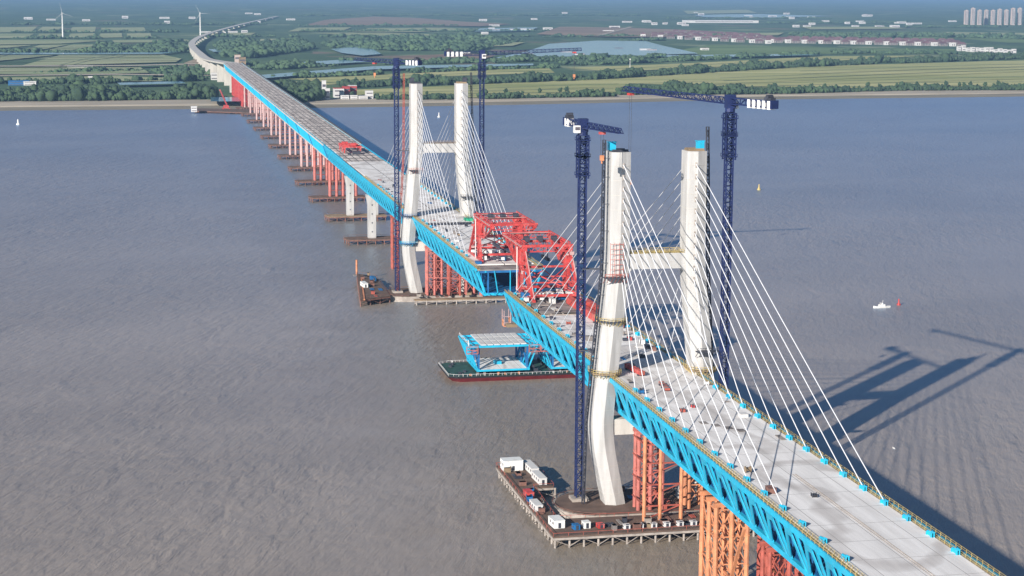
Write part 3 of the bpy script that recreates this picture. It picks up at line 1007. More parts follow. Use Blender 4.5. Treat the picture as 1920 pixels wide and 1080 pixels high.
    for xa in anchors:
        for s in (1, -1):
            a = MB()
            a.box(xa-1.7, xa+1.7, s*15.1-0.15, s*15.1+0.15, 53.0, 54.2)
            a.box(xa-1.7, xa-1.3, s*15.1-0.55, s*15.1+0.55, 53.0, 54.5)
            a.box(xa+1.1, xa+1.6, s*15.1-0.55, s*15.1+0.55, 53.0, 54.0)
            a.bar((xa-1.3, s*15.1, 54.5), (xa+1.6, s*15.1, 53.8), 0.4)
            a.build('cable_anchor', M['cyan'], t)
    return t
near_anch = [d*(30+15.5*k) for d in (-1, 1) for k in range(11)] + [-200.5, -216, -231.5]
near_sp = span('bridge_span', 'cyan truss span through the nearer tower with a pale concrete deck', -310, 197.5, deckm='slab', anchors=near_anch,
               slab=[(-310, 128, 'slab')])
far_anch = [500+d*(30+15.5*k) for d in (-1, 1) for k in range(11)]
far_sp = span('bridge_span', 'cyan truss span through the farther tower reaching the gap from the far side', 270, 755, deckm='slabwhite', anchors=far_anch, walkway=True,
              slab=[(285, 755, 'slabwhite')])
PX = [500+147.9*(i+1.75) for i in range(16)]
prev = 755.0
for i in range(15):
    x1 = PX[i+1] if i+1 < len(PX) else PX[-1]
    if i == 0:
        # first white pier carries the end of the far truss span
        span('approach_span', 'first approach span beyond the farther tower, on the two white concrete piers', 755.3, PX[1]-0.3, deckm='slabwhite', group='approach spans of the long bridge', style='truss', walkway=False,
             slab=[(755.3, 878, 'slabwhite'), (878, PX[1]-0.3, 'slabgrid')])
    elif i == 1:
        span('approach_span', 'second approach span beyond the farther tower, carrying the red machine', PX[1], x1-0.3, deckm='slabgrid', group='approach spans of the long bridge', style='truss', walkway=False)
    else:
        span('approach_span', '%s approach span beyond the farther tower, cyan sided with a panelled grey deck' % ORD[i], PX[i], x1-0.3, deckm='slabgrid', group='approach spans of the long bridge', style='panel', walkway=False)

# unfinished floor at the closure end of the near span
u = MB()
for k in range(9):
    x = 131+k*7.6
    u.box(x, x+0.5, -15.5, 15.5, 52.5, 53.0)
for y in (-15, -9.5, -4, 4, 9.5, 15):
    u.box(131, 196.5, y-0.25, y+0.25, 52.98, 53.2)
u.build('floor_stringer', M['greypile'], near_sp)
u = MB()
for x0, x1, y0, y1 in ((132, 146, 5, 14), (147, 158, 5, 14), (133, 150, -3, 4), (151, 160, -3, 3.5), (160, 172, 6, 13), (173, 184, 7, 13), (134, 147, -13, -10)):
    u.box(x0, x1, y0, y1, 53.25, 53.5)
u.build_each('loose_floor_panel', M['slate'], near_sp)
# closed end frames at the gap
for par, x, d in ((near_sp, 197.6, 1), (far_sp, 269.9, -1)):
    e = MB()
    e.bar((x, -13, 39.5), (x, 13, 39.5), 0.5, 1.2)
    for y in (-13, -6.5, 0, 6.5, 13):
        e.bar((x, y, 39.5), (x, y*1.3, 51.8), 0.5, 0.5)
    for k in range(8):
        e.box(min(x, x+d*2.6), max(x, x+d*2.6), -12+k*3.3, -11+k*3.3, 39.2, 39.9)
    e.build('end_frame', M['cyan'], par)

# ---------------------------------------------------------------- piers and their work platforms
def dock(name, label, cat, poly, z, m_top, m_pile, step=6.0, rail=None, group=None):
    """pile trestle platform from an outline"""
    cx = sum(p[0] for p in poly)/len(poly)
    cy = sum(p[1] for p in poly)/len(poly)
    t = thing(name, label, cat, (cx, cy, 0), group)
    MB().prism(poly, z-0.5, z).build('platform_deck', m_top, t)
    p = MB()
    b = MB()
    r = MB()
    n = len(poly)
    for i in range(n):
        a, c = Vector(poly[i]), Vector(poly[(i+1) % n])
        L = (c-a).length
        k = max(1, int(L/step))
        for j in range(k):
            q = a.lerp(c, j/k)
            q2 = a.lerp(c, (j+1)/k)
            q3 = q.lerp(Vector((cx, cy)), 0.03)
            p.tube((q3.x, q3.y, -4), (q3.x, q3.y, z-0.5), 0.42, 7)
            b.bar((q.x, q.y, z-1.0), (q2.x, q2.y, z-1.0), 0.4, 0.8)
            if j % 2 == 0:
                b.bar((q3.x, q3.y, 0.6), (q2.x, q2.y, z-1.2), 0.22)
            else:
                b.bar((q3.x, q3.y, z-1.2), (q2.x, q2.y, 0.6), 0.22)
            if rail:
                r.bar((q.x, q.y, z), (q.x, q.y, z+1.3), 0.12)
                r.bar((q.x, q.y, z+1.25), (q2.x, q2.y, z+1.25), 0.12)
    p.build_each('pile', m_pile, t)
    b.build('brace', m_pile, t)
    if rail:
        r.build('handrail', rail, t)
    return t
for i in range(12):
    X = PX[i]
    wcol = M['pink'] if i < 4 else M['palepink']
    if i < 2:
        t = thing('bridge_pier', '%s white concrete pier behind the farther tower' % ('nearer' if i == 0 else 'farther'), 'bridge pier', (X, 0, 0), 'white concrete piers')
        for s in (1, -1):
            m = MB()
            m.loft([[(X-a, s*10.5-b, z), (X+a, s*10.5-b, z), (X+a, s*10.5+b, z), (X-a, s*10.5+b, z)] for z, a, b in ((0.5, 3.1, 3.0), (30, 3.0, 3.1), (36, 3.4, 4.2), (38.2, 3.6, 4.4))])
            m.build('pier_column', M['tower'], t)
            mk = MB()
            for z in (9, 16, 23, 30):
                mk.box(X-3.3, X-3.08, s*10.5-0.4, s*10.5+0.4, z, z+0.9)
            mk.build_each('tie_hole', M['darksteel'], t)
        MB().box(X-2.4, X+2.4, -7.3, 7.3, 33, 37).build('pier_beam', M['concrete'], t)
    else:
        t = thing('bridge_pier', '%s pier of upright %s pipes counted back from the farther tower' % (ORD[i], 'red and pink' if i < 4 else 'pale pink'), 'bridge pier', (X, 0, 0), 'pipe piers under the approach spans')
        c = MB()
        for y in (12.2, 6.0, 0, -6.0, -12.2):
            for dx in (-2.2, 2.2):
                c.tube((X+dx, y, -3), (X+dx, y, 36.5), 1.3, 9)
        c.build_each('pipe_column', wcol, t)
        b = MB()
        for z in (10, 19, 28):
            for dx in (-2.2, 2.2):
                b.bar((X+dx, -12, z), (X+dx, 12, z), 0.35)
            for y in (12.2, 6.0, 0, -6.0, -12.2):
                b.bar((X-2.2, y, z), (X+2.2, y, z), 0.35)
        b.build('cross_brace', M['redpipe'], t)
        MB().box(X-3.4, X+3.4, -13.4, 13.4, 36.5, 38.6).build('pier_cap', M['redpipe'], t)
    ln = 32 if i < 4 else 27
    dock('pier_platform', 'brown piled work platform at the foot of the %s pier behind the farther tower' % ORD[i], 'work platform',
         [(X-9, -20), (X+9, -20), (X+9, ln-4), (X+5, ln), (X-9, ln-2)], 4.4, M['tan'] if i == 1 else M['brown'], M['rust'], 6.5, M['rust'] if i < 5 else None, 'work platforms at the pier feet')

# ---------------------------------------------------------------- pipe trestles under the towers' spans
def trestle(label, X, Y, z1, m, nx=2, ny=2, dx=5.0, dy=5.0, r=0.75, z0=3.7, group='pipe support trestles'):
    t = thing('support_trestle', label, 'support trestle', (X, Y, z0), group)
    c = MB()
    b = MB()
    xs = [X+(i-(nx-1)/2)*dx for i in range(nx)]
    ys = [Y+(i-(ny-1)/2)*dy for i in range(ny)]
    for x in xs:
        for y in ys:
            c.loft([[(x+rr*math.cos(a*0.7854), y+rr*math.sin(a*0.7854), z) for a in range(8)] for z, rr in
                    [(z0, r)]+[q for k in range(1, 4) for q in ((z0+(z1-z0)*k/4-0.25, r), (z0+(z1-z0)*k/4-0.24, r*1.25), (z0+(z1-z0)*k/4+0.24, r*1.25), (z0+(z1-z0)*k/4+0.25, r))]+[(z1, r)]])
    for k in range(4):
        za = z0+2+(z1-z0-3)*k/4
        zb = z0+2+(z1-z0-3)*(k+1)/4
        for x in xs:
            for i in range(ny-1):
                b.bar((x, ys[i], za), (x, ys[i+1], zb), 0.3)
                b.bar((x, ys[i+1], za), (x, ys[i], zb), 0.3)
                b.bar((x, ys[i], zb), (x, ys[i+1], zb), 0.35)
        for y in ys:
            for i in range(nx-1):
                b.bar((xs[i], y, za), (xs[i+1], y, zb), 0.3)
                b.bar((xs[i], y, zb), (xs[i+1], y, zb), 0.35)
    c.build_each('pipe_column', m, t)
    b.build('lattice_brace', m, t)
    g_ = MB()
    for x in xs:
        g_.box(x-0.6, x+0.6, ys[0]-1, ys[-1]+1, z1, z1+1.4)
    g_.build_each('cap_girder', m, t)
    return t
trestle('pink pipe trestle just right of the farther tower left leg', 487, 5.2, 33.5, M['pink'], 2, 3, 5, 4.6)
trestle('rust red pipe trestle in the middle behind the farther tower cap front', 500, -3, 33.5, M['redpipe'], 3, 2, 6, 8, 0.6)
trestle('rust red pipe trestle rising at the gap side of the farther tower cap', 478, -26, 34, M['pink'], 2, 2, 4, 5, 0.6)
trestle('slim pink pipe trestle near the farther tower right leg', 485, -17.5, 35.5, M['pink'], 2, 2, 5, 5)
trestle('red pipe trestle standing behind the farther tower left leg', 625, 11.0, 36.5, M['redpipe'], 2, 2, 4.5, 4.0, z0=-3)
t = trestle('red pipe trestle under the middle of the farther tower span', 483, -7, 24, M['redpipe'], 2, 2, 6, 7, 0.6)
g = MB()
g.bar((478, -4, 30), (478, -14, 12), 0.6)
g.bar((478, -14, 12), (478, -22, 26), 0.6)
g.bar((480, 10, 16), (480, -24, 14), 0.5)
g.bar((480, 10, 33), (430, 10, 36), 0.8)
g.build('raking_brace', M['pink'], t)
trestle('pink pipe trestle just right of the nearer tower left leg', -11, 4.0, 33.0, M['pink'], 2, 3, 5, 4.6)
trestle('orange pipe trestle in front of the nearer tower right leg', -12, -13.5, 35, M['orange'], 2, 2, 5, 5.5)
t = trestle('tall orange pipe trestle nearest the viewer under the left chord', -112, 7.5, 35.0, M['orange'], 3, 3, 7.2, 5.2, 0.8, z0=-4)
g = MB()
g.bar((-121, 10.5, 2), (-146, 12.5, 36), 0.9)
g.build('raking_brace', M['orange'], t)
t = trestle('red pipe trestle nearest the viewer under the right chord', -112, -11.0, 37.0, M['redpipe'], 2, 3, 7.2, 5.2, 0.8, z0=-4)
t = trestle('red pipe trestle at the bottom edge under the near truss', -170, 8.0, 37.0, M['redpipe'], 2, 3, 6, 6, 0.7, z0=-4)
g = MB()
g.bar((-166, 12, 30), (-152, -12, 14), 0.7)
g.bar((-174, 12, 12), (-120, 10, 14), 0.6)
g.bar((-166, -14, 34), (-152, 12, 12), 0.6)
g.build('raking_brace', M['orange'], t)
t = thing('bracing_frame', 'red and orange pipe bracing frame beside the nearer tower cap', 'bracing frame', (-30, 0, 0))
g = MB()
for y in (11, 5, -3):
    g.tube((-30, y, -4), (-30, y, 37.5), 0.7, 8)
g.build('pipe_column', M['orange'], t)
g = MB()
for z in (10, 18, 26, 33):
    g.bar((-30, 11, z), (-30, -3, z), 0.5)
    g.bar((-30, 11, z), (-14, 11, z), 0.45)
    g.bar((-30, 11, z-5), (-30, -3, z), 0.35)
g.build_each('cross_brace', M['redpipe'], t)

# ---------------------------------------------------------------- docks beside the towers
dk = dock('work_dock', 'brown L shaped piled dock with containers round the nearer tower cap', 'work dock',
          [(57, 49), (56, 33), (22, 33), (22, 41), (-22, 42), (-24, -34), (-33, -36), (-43, -34), (-43.5, 48)], 4.6, M['brown'], M['greypile'], 5.2, M['redpipe'])
dock('work_dock', 'brown piled dock left of the farther tower', 'work dock', [(577, 44), (470, 54.5), (482, 34), (562, 33)], 4.6, M['brown'], M['rust'], 6, M['rust'])
dock('work_dock', 'narrow brown piled walkway in front of the farther tower cap', 'work dock', [(470, 20), (476, 20), (476, -52), (470, -52)], 3.2, M['tan'], M['greypile'], 6.5, None)
s = MB()
s.bar((470, 52, 4.6), (560, 43, 4.6), 0.9, 0.9)
s.tube((577, 44, 4), (577, 44, 14), 0.7, 7)
o = solo(s, 'mooring_pipe', M['orange'], 'orange pipe rail with upright post along the dock by the farther tower', 'pipe')

def container(x, y, z, L, W, H, rot, m, label, group='containers on the nearer tower dock'):
    t = thing('site_container', label, 'container', (x, y, z), group)
    b = MB().box(x-L/2, x+L/2, y-W/2, y+W/2, z+0.15, z+H)
    k = int(L/0.8)
    for i in range(k):
        xx = x-L/2+0.3+i*(L-0.6)/max(1, k-1)
        b.box(xx-0.1, xx+0.1, y-W/2-0.06, y+W/2+0.06, z+0.3, z+H-0.15)
    b.build('container_body', m, t)
    MB().box(x-L/2-0.1, x+L/2+0.1, y-W/2-0.1, y+W/2+0.1, z+H, z+H+0.15).build('roof_panel', m, t)
    MB().box(x-L/2-0.08, x-L/2-0.02, y-0.5, y+0.5, z+0.3, z+2.2).build('door', M['darksteel'], t)
    g_ = MB()
    for q_ in range(max(1, int(L/3))):
        xx = x-L/2+1.4+q_*3
        g_.box(xx-0.5, xx+0.5, y+W/2+0.07, y+W/2+0.12, z+H*0.5, z+H*0.8)
    g_.build_each('window', M['glass'], t)
    t.rotation_euler = (0, 0, rot)
    return t
container(50, 44, 4.6, 6, 8, 4.2, 0.05, M['white'], 'white site cabin at the outer corner of the dock')
container(46, 37, 4.6, 14, 3.0, 2.8, 0.05, M['wallw'], 'long white container beside the corner cabin')
container(30, 37, 4.6, 12, 3.0, 2.8, 0.05, M['wallw'], 'long white container behind the second one on the dock')
container(8, 46, 4.6, 6, 2.6, 2.6, 0.1, M['red'], 'red container near the dock edge rail')
container(-8, 46.5, 4.6, 9, 2.8, 2.6, 0.05, M['wallw'], 'pale container half way down the dock')
container(-31, 44, 4.6, 7, 4, 3, 0.1, M['white'], 'white cabin near the dock corner closest to the viewer')
container(-35, 34, 4.6, 3, 2.4, 2.4, 0.1, M['white'], 'small white box on the dock front')
container(-36, 29, 4.6, 3, 2.2, 1.6, 0.1, M['red'], 'small red box on the dock front')
container(-36, 38, 4.6, 3, 2.2, 1.8, 0.1, M['blue'], 'small blue box at the dock corner closest to the viewer')
for k in range(6):
    container(-39, 20-k*5.0, 4.6, 2.2, 2.2, 1.6, 0.0, M['wallw'], '%s small pale crate from the left in the row along the dock front' % ORD[k], 'pale crates along the dock front')
container(520, 46, 4.6, 10, 3, 2.8, 0.1, M['white'], 'white container on the dock left of the farther tower', None)
container(545, 37, 4.6, 8, 2.6, 2.4, 0.1, M['blue'], 'blue container on the dock left of the farther tower', None)
rs = random.Random(21)
for zi, (xa, xb, ya, yb, zn, n_) in enumerate(((-42, -25, -30, 26, 'the dock front below the nearer tower', 26), (-20, 55, 43, 47, 'the outer edge of the nearer dock', 18), (-14, 14, -18, 12, 'the nearer tower cap', 16), (478, 570, 36, 46, 'the dock left of the farther tower', 12), (476, 492, -30, 18, 'the farther tower cap', 18))):
    for k in range(n_):
        x = rs.uniform(xa, xb)
        y = ya+(yb-ya)*(n_-k-rs.uniform(0.1, 0.9))/n_
        z = 3.65 if 'cap' in zn else 4.62
        g = MB()
        if rs.random() < 0.5:
            L_s = rs.uniform(3, 7)
            for q_ in range(rs.randint(3, 6)):
                g.tube((x-L_s/2+rs.uniform(-.3, .3), y+q_*0.5, z+0.3), (x+L_s/2, y+q_*0.5+rs.uniform(-.2, .2), z+0.3), 0.24, 6)
            nm = 'pipe_stack'
        else:
            a_, b_, c_ = rs.uniform(0.7, 1.8), rs.uniform(0.6, 1.4), rs.uniform(0.8, 2.2)
            g.box(x-a_, x+a_, y-b_, y+b_, z, z+c_).box(x-a_-0.1, x+a_+0.1, y-b_-0.1, y+b_+0.1, z+c_*0.9, z+c_)
            g.bar((x-a_, y-b_, z+c_), (x+a_, y-b_, z+c_+0.5), 0.15)
            nm = 'scrap_bin'
        solo(g, nm, M[rs.choice(['rust', 'darksteel', 'slate', 'tan', 'redpipe', 'greypile', 'rust', 'blue'])], '%s loose item from the left on %s' % (ordw(k+1), zn), nm.replace('_', ' '), 'loose items on the tower docks')

# ---------------------------------------------------------------- tower cranes
def lattice(m, p, q, w, step, ch=0.32, br=0.18, tri=False, w2=None):
    p = Vector(p)
    q = Vector(q)
    d = (q-p).normalized()
    L = (q-p).length
    u = Vector((0, 0, 1)) if abs(d.z) < 0.95 else Vector((1, 0, 0))
    s = d.cross(u).normalized()
    t = s.cross(d).normalized()
    w2 = w2 or w
    cs = [(-1, -1), (1, -1), (0, 1)] if tri else [(-1, -1), (1, -1), (1, 1), (-1, 1)]
    n = max(2, int(L/step))
    def pt(i, c):
        ww = w+(w2-w)*i/n
        return p+d*(L*i/n)+s*(c[0]*ww/2)+t*(c[1]*ww/2)
    for c in cs:
        m.bar(pt(0, c), pt(n, c), ch)
    for i in range(n):
        for j in range(len(cs)):
            a, b = cs[j], cs[(j+1) % len(cs)]
            if i % 2:
                a, b = b, a
            m.bar(pt(i, a), pt(i+1, b), br)
            m.bar(pt(i+1, a), pt(i+1, b), br)
def crane(label, X, Y, top, base, jd, jl, cl, jrise=1.5, ntanks=4, fat=(108, 142), ropes=None, tie=None):
    t = thing('tower_crane', label, 'tower crane', (X, Y, base), 'navy tower cranes')
    m = MB()
    lattice(m, (X, Y, base), (X, Y, top-4), 2.5, 3.0, 0.46, 0.26)
    m.build('mast', M['navy'], t)
    m = MB()
    lattice(m, (X, Y, fat[0]), (X, Y, fat[1]), 3.8, 2.6, 0.42, 0.26)
    for z in (fat[0]+1, (fat[0]+fat[1])/2, fat[1]-8, fat[1]-2):
        m.box(X-2.4, X+2.4, Y-2.4, Y+2.4, z, z+0.3)
        for a, b in ((-1, -1), (-1, 1), (1, 1), (1, -1)):
            m.bar((X+a*2.4, Y+b*2.4, z+1.2), (X-b*2.4, Y+a*2.4, z+1.2), 0.12)
            m.bar((X+a*2.4, Y+b*2.4, z), (X+a*2.4, Y+b*2.4, z+1.3), 0.14)
    m.build('climbing_frame', M['navy'], t)
    j = Vector((jd[0], jd[1], 0)).normalized()
    sd = Vector((-j.y, j.x, 0))
    m = MB()
    m.tube((X, Y, top-4), (X, Y, top-2.6), 1.9, 10)
    m.box(X-1.7, X+1.7, Y-1.7, Y+1.7, top-2.6, top+2.2)
    m.build('slewing_head', M['navy'], t)
    c = Vector((X, Y, top-1.6))+sd*-2.6+j*0.6
    m = MB().box(c.x-1.2, c.x+1.2, c.y-1.1, c.y+1.1, c.z-1.4, c.z+1.3)
    cb = m.build('cab', M['white'], t)
    MB().box(c.x-1.26, c.x+1.26, c.y-0.9, c.y+0.9, c.z-0.4, c.z+0.8).build('cab_window', M['glass'], cb)
    o = Vector((X, Y, top))
    m = MB()
    lattice(m, o+j*1.5, o+j*jl+Vector((0, 0, jrise)), 2.3, 2.6, 0.32, 0.2, True, 1.7)
    m.build('jib', M['navy'], t)
    m = MB()
    lattice(m, o-j*1.5, o-j*cl, 2.2, 2.8, 0.36, 0.2)
    a = o-j*cl
    m.bar(a+sd*1.6, a-sd*1.6, 0.8, 3.0)
    m.build('counter_jib', M['navy'], t)
    m = MB()
    for k in range(ntanks):
        q = o-j*(cl-1.6-k*2.9)-Vector((0, 0, 0.3))
        m.bar(q-j*0.8, q+j*0.8, 2.7, 3.0)
    m.build_each('counterweight', M['white'], t)
    q = o-j*(cl-3)+Vector((0, 0, 1.6))
    m = MB()
    m.bar(q-j*2.4, q+j*1.6, 2.2, 1.5)
    m.tube(q-j*0.2-sd*1.2+Vector((0, 0, 0.9)), q-j*0.2+sd*1.2+Vector((0, 0, 0.9)), 0.9, 10)
    m.build('winch', M['darksteel'], t)
    f = 0.52 if jl < 50 else 0.93
    q = o+j*(jl*f)+Vector((0, 0, jrise*f-1.9))
    m = MB()
    m.bar(q-j*1.1, q+j*1.1, 2.0, 0.9)
    tr = m.build('trolley', M['red'], t)
    dr = ropes or 9
    m = MB()
    for s_ in (-0.5, 0.5):
        m.tube(q+sd*s_, q+sd*s_-Vector((0, 0, dr)), 0.07, 5)
    m.build_each('hoist_rope', M['darksteel'], t)
    e = q-Vector((0, 0, dr))
    m = MB()
    m.box(e.x-0.9, e.x+0.9, e.y-0.6, e.y+0.6, e.z-1.9, e.z)
    m.tube(e-Vector((0, 0, 1.9)), e-Vector((0, 0, 3.0)), 0.3, 8)
    m.build('hook_block', M['orange'], t)
    if tie:
        m = MB()
        for z, yy in tie:
            m.bar((X-1.2, Y, z), (X-3.5 if X > 0 else X+3, yy, z), 0.35)
            m.bar((X+1.2, Y, z), (X-1.0 if X > 0 else X+6, yy, z), 0.35)
        m.build_each('wall_tie', M['darksteel'], t)
    m = MB()
    m.box(X-3.2, X+3.2, Y-3.2, Y+3.2, base-5, base+0.4)
    m.build('crane_base', M['greypile'], t)
    return t
crane('navy tower crane left of the nearer tower with a short jib over its top', 5, 27, 147, 4.4, (-40, -4.0), 40, 18, 0.5, 2, (127, 143), 8, ((62, 23.5), (93, 19.5)))
crane('tallest navy tower crane right of the nearer tower with a long jib reaching left', -14, -23.5, 156.5, 4.4, (0.95, 0.31), 71, 26, 1.0, 5, (135, 152), 34, None)
crane('navy tower crane left of the farther tower with four white counterweights', 500, 27, 151, 4.4, (0.85, 0.62), 38, 21, 0.5, 4, (134, 147), 6, ((60, 24.5), (95, 19.5)))
crane('navy tower crane right of the farther tower with its jib stretched far right', 500, -28, 156, 4.4, (0.06, -1), 66, 24, 2.5, 4, (140, 150), 14, None)

# climbing hoist masts beside the legs
def hoist(label, X, pts, m, s):
    t = thing('hoist_mast', label, 'hoist mast', (X, pts[0][0], pts[0][1]), 'thin lattice hoist masts beside the tower legs')
    g = MB()
    for (y0, z0), (y1, z1) in zip(pts[:-1], pts[1:]):
        lattice(g, (X, y0, z0), (X, y1, z1), 0.95, 2.4, 0.24, 0.16)
    g.build('mast', m, t)
    g = MB()
    zs = [60, 72, 84, 96, 108, 118, 128, 135]
    for z in zs:
        ya = np.interp(z, [p[1] for p in pts], [p[0] for p in pts])
        yb = np.interp(z, [36, 54, 74, 92, 100, 137], [20.3, 18.6, 16.6, 14.9, 14.6, 14.6])*s+3.7*s
        g.bar((X, ya, z), (X, yb, z), 0.2)
    g.build_each('wall_tie', M['darksteel'], t)
hoist('thin dark hoist mast left of the nearer tower left leg', -2, [(27.0, 4), (26.2, 36), (21.0, 92), (20.6, 141.7)], M['darksteel'], 1)
hoist('thin dark hoist mast right of the nearer tower right leg', 0, [(-24.2, 37), (-23.4, 54), (-21.0, 92), (-19.6, 146)], M['darksteel'], -1)
hoist('thin dark hoist mast left of the farther tower left leg', 500, [(27.0, 4), (26.0, 36), (22.6, 92), (22.2, 143.5)], M['redpipe'], 1)
hoist('thin dark hoist mast right of the farther tower right leg', 500, [(-26.5, 37), (-24.8, 54), (-22.6, 92), (-20.9, 144)], M['darksteel'], -1)

# ---------------------------------------------------------------- red erection gantries at the gap
def gantry(label, mirror):
    f = (lambda x: 490-x) if mirror else (lambda x: x)
    t = thing('erection_gantry', label, 'erection gantry', (f(190), 0, 53.5), 'red deck erection gantries')
    P = lambda x, y, z: (f(x), y, z)
    for s in (1, -1):
        y = s*11
        g = MB()
        g.bar(P(164, y, 54.5), P(182, y, 75), 1.3, 1.5)
        g.bar(P(189, y, 54.5), P(187, y, 66), 1.2, 1.3)
        g.bar(P(196, y, 54.2), P(192, y, 66), 1.2, 1.3)
        g.bar(P(196, y, 54.2), P(187, y, 66), 0.7)
        g.bar(P(164, y, 55), P(189, y, 66), 0.8)
        g.bar(P(173, y, 65), P(187, y, 66), 0.7)
        g.build('leg_frame', M['red'], t)
        g = MB()
        g.bar(P(180, y, 75.5), P(230, y, 76.0), 1.4, 2.0)
        g.bar(P(186, y, 66), P(206, y, 67.5), 1.2, 1.4)
        g.bar(P(206, y, 67.5), P(229, y, 75.3), 0.9, 1.0)
        for a, b in (((186, 66), (190, 75)), ((196, 66.7), (190, 75)), ((196, 66.7), (203, 75)), ((206, 67.5), (203, 75)), ((206, 67.5), (215, 75))):
            g.bar(P(a[0], y, a[1]), P(b[0], y, b[1]), 0.7)
        g.build('main_girder', M['red'], t)
        g = MB()
        g.bar(P(184, y, 70.6), P(198, y, 71), 2.2, 6.4)
        for k in range(4):
            g.bar(P(186+k*3.4, y, 67.4), P(186+k*3.4, y, 74.4), 2.7, 0.35)
        g.build('winch_house', M['red'], t)
        g = MB()
        g.bar(P(160, y, 54.0), P(200, y, 54.0), 1.2, 1.1)
        g.build('skid_rail', M['red'], t)
        g = MB()
        g.bar(P(160, y, 55), P(182, y, 76.5), 0.35)
        g.build('backstay', M['palepink'], t)
        g = MB()
        for x in (216, 226):
            g.tube(P(x, y*0.7, 74), P(x, y*0.7, 66), 0.2, 6)
        g.box(*sorted((f(214), f(228))), y*0.7-0.7, y*0.7+0.7, 64.6, 66)
        g.build('lifting_sling', M['darksteel'], t)
    g = MB()
    for x, z in ((182, 75.4), (199, 75.4), (229, 75.6)):
        g.bar(P(x, -12.5, z+1.4), P(x, 12.5, z+1.4), 1.1, 1.2)
        for q_ in range(8):
            ya_ = -12.5+q_*25/8
            g.bar(P(x, ya_, z+0.8), P(x, ya_+25/16, z-1.2), 0.28)
            g.bar(P(x, ya_+25/16, z-1.2), P(x, ya_+25/8, z+0.8), 0.28)
        g.bar(P(x, -11, z-1.3), P(x, 11, z-1.3), 0.5)
    g.bar(P(188, -11, 66), P(188, 11, 66), 0.9)
    g.bar(P(164, -11, 56), P(164, 11, 56), 0.9, 1.2)
    g.bar(P(190, -11, 56), P(190, 11, 56), 0.9, 1.2)
    g.bar(P(188, -11, 66), P(164, 11, 56), 0.45)
    g.bar(P(188, 11, 66), P(164, -11, 56), 0.45)
    g.build_each('cross_girder', M['red'], t)
    g = MB()
    for y in (-7, 0, 6.5):
        g.tube(P(199.5, y-1.4, 78), P(199.5, y+1.4, 78), 1.3, 10)
        g.box(*sorted((f(196.5), f(198.3))), y-1, y+1, 76.8, 79)
    g.build_each('hoist_drum', M['darksteel'], t)
    rg = random.Random(5 if mirror else 9)
    for nm_, mm_, n_, zr in (('jack_box', 'white', 8, (54.1, 58)), ('motor_box', 'blue', 7, (54.1, 57)), ('pump_box', 'darksteel', 9, (54.1, 60)), ('bracket', 'red', 14, (55, 74)), ('hose_reel', 'palepink', 8, (56, 74))):
        g = MB()
        for q_ in range(n_):
            xx, yy, z_ = rg.uniform(162, 199), rg.choice([-1, 1])*rg.uniform(8.8, 12.8), rg.uniform(*zr)
            if zr[1] < 61:
                yy, z_ = rg.uniform(-11, 11), 54.0
            else:
                xx = 182+(z_-66)*0.2+rg.uniform(-5, 5)
            a_, b_, c_ = rg.uniform(0.5, 1.6), rg.uniform(0.4, 1.1), rg.uniform(0.6, 2.0)
            g.box(*sorted((f(xx-a_), f(xx+a_))), yy-b_, yy+b_, z_, z_+c_)
        g.build_each(nm_, M[mm_], t)
    g = MB()
    for y in (-11, 11):
        for q_ in range(6):
            xa_, xb_ = 182+q_*7.8, 182+(q_+1)*7.8
            g.bar(P(xa_, y-0.9, 74.5), P(xb_, y-0.9, 77.3), 0.3)
            g.bar(P(xa_, y+0.9, 77.3), P(xb_, y+0.9, 74.5), 0.3)
        g.bar(P(182, y, 78.2), P(229, y, 78.0), 0.4)
        for q_ in range(12):
            g.bar(P(182+q_*4.2, y, 76.3), P(182+q_*4.2, y, 78.2), 0.22)
    for x, z in ((164, 55), (190, 55)):
        g.bar(P(x, -11, z+1), P(x+1, 0, z+9), 0.4)
        g.bar(P(x, 11, z+1), P(x+1, 0, z+9), 0.4)
    g.bar(P(165, -11, 62), P(165, 11, 62), 0.6)
    g.bar(P(189, -11, 61), P(189, 11, 61), 0.6)
    g.build('lattice_brace', M['red'], t)
    g = MB()
    for y in (-13, 13):
        g.bar(P(190, y, 54.5), P(190, y, 75.5), 0.18)
        g.bar(P(191.2, y, 54.5), P(191.2, y, 75.5), 0.18)
        for q_ in range(16):
            g.bar(P(190, y, 55+q_*1.3), P(191.2, y, 55+q_*1.3), 0.12)
    g.build('ladder', M['white'], t)
    g = MB()
    for y in (-8.5, -4, 1, 5.5):
        g.box(*sorted((f(170), f(176))), y-1.2, y+1.2, 54.0, 56.2)
    g.build_each('control_cabinet', M['white'], t)
    g = MB()
    for x in (183.3, 200.2, 227.8):
        g.box(*sorted((f(x-0.5), f(x+0.5))), -12.4, 12.4, 76.9, 77.1)  # pale strips paint the sunlit upper flanges of the cross girders
    for y in (-12.2, 12.2):
        g.box(*sorted((f(184), f(227))), y-0.5, y+0.5, 76.3, 76.5)
    g.build_each('catwalk_sunlit_flange', M['palepink'], t)
    return t
gantry('red erection gantry on the near end of the gap', False)
gantry('red erection gantry on the far end of the gap', True)

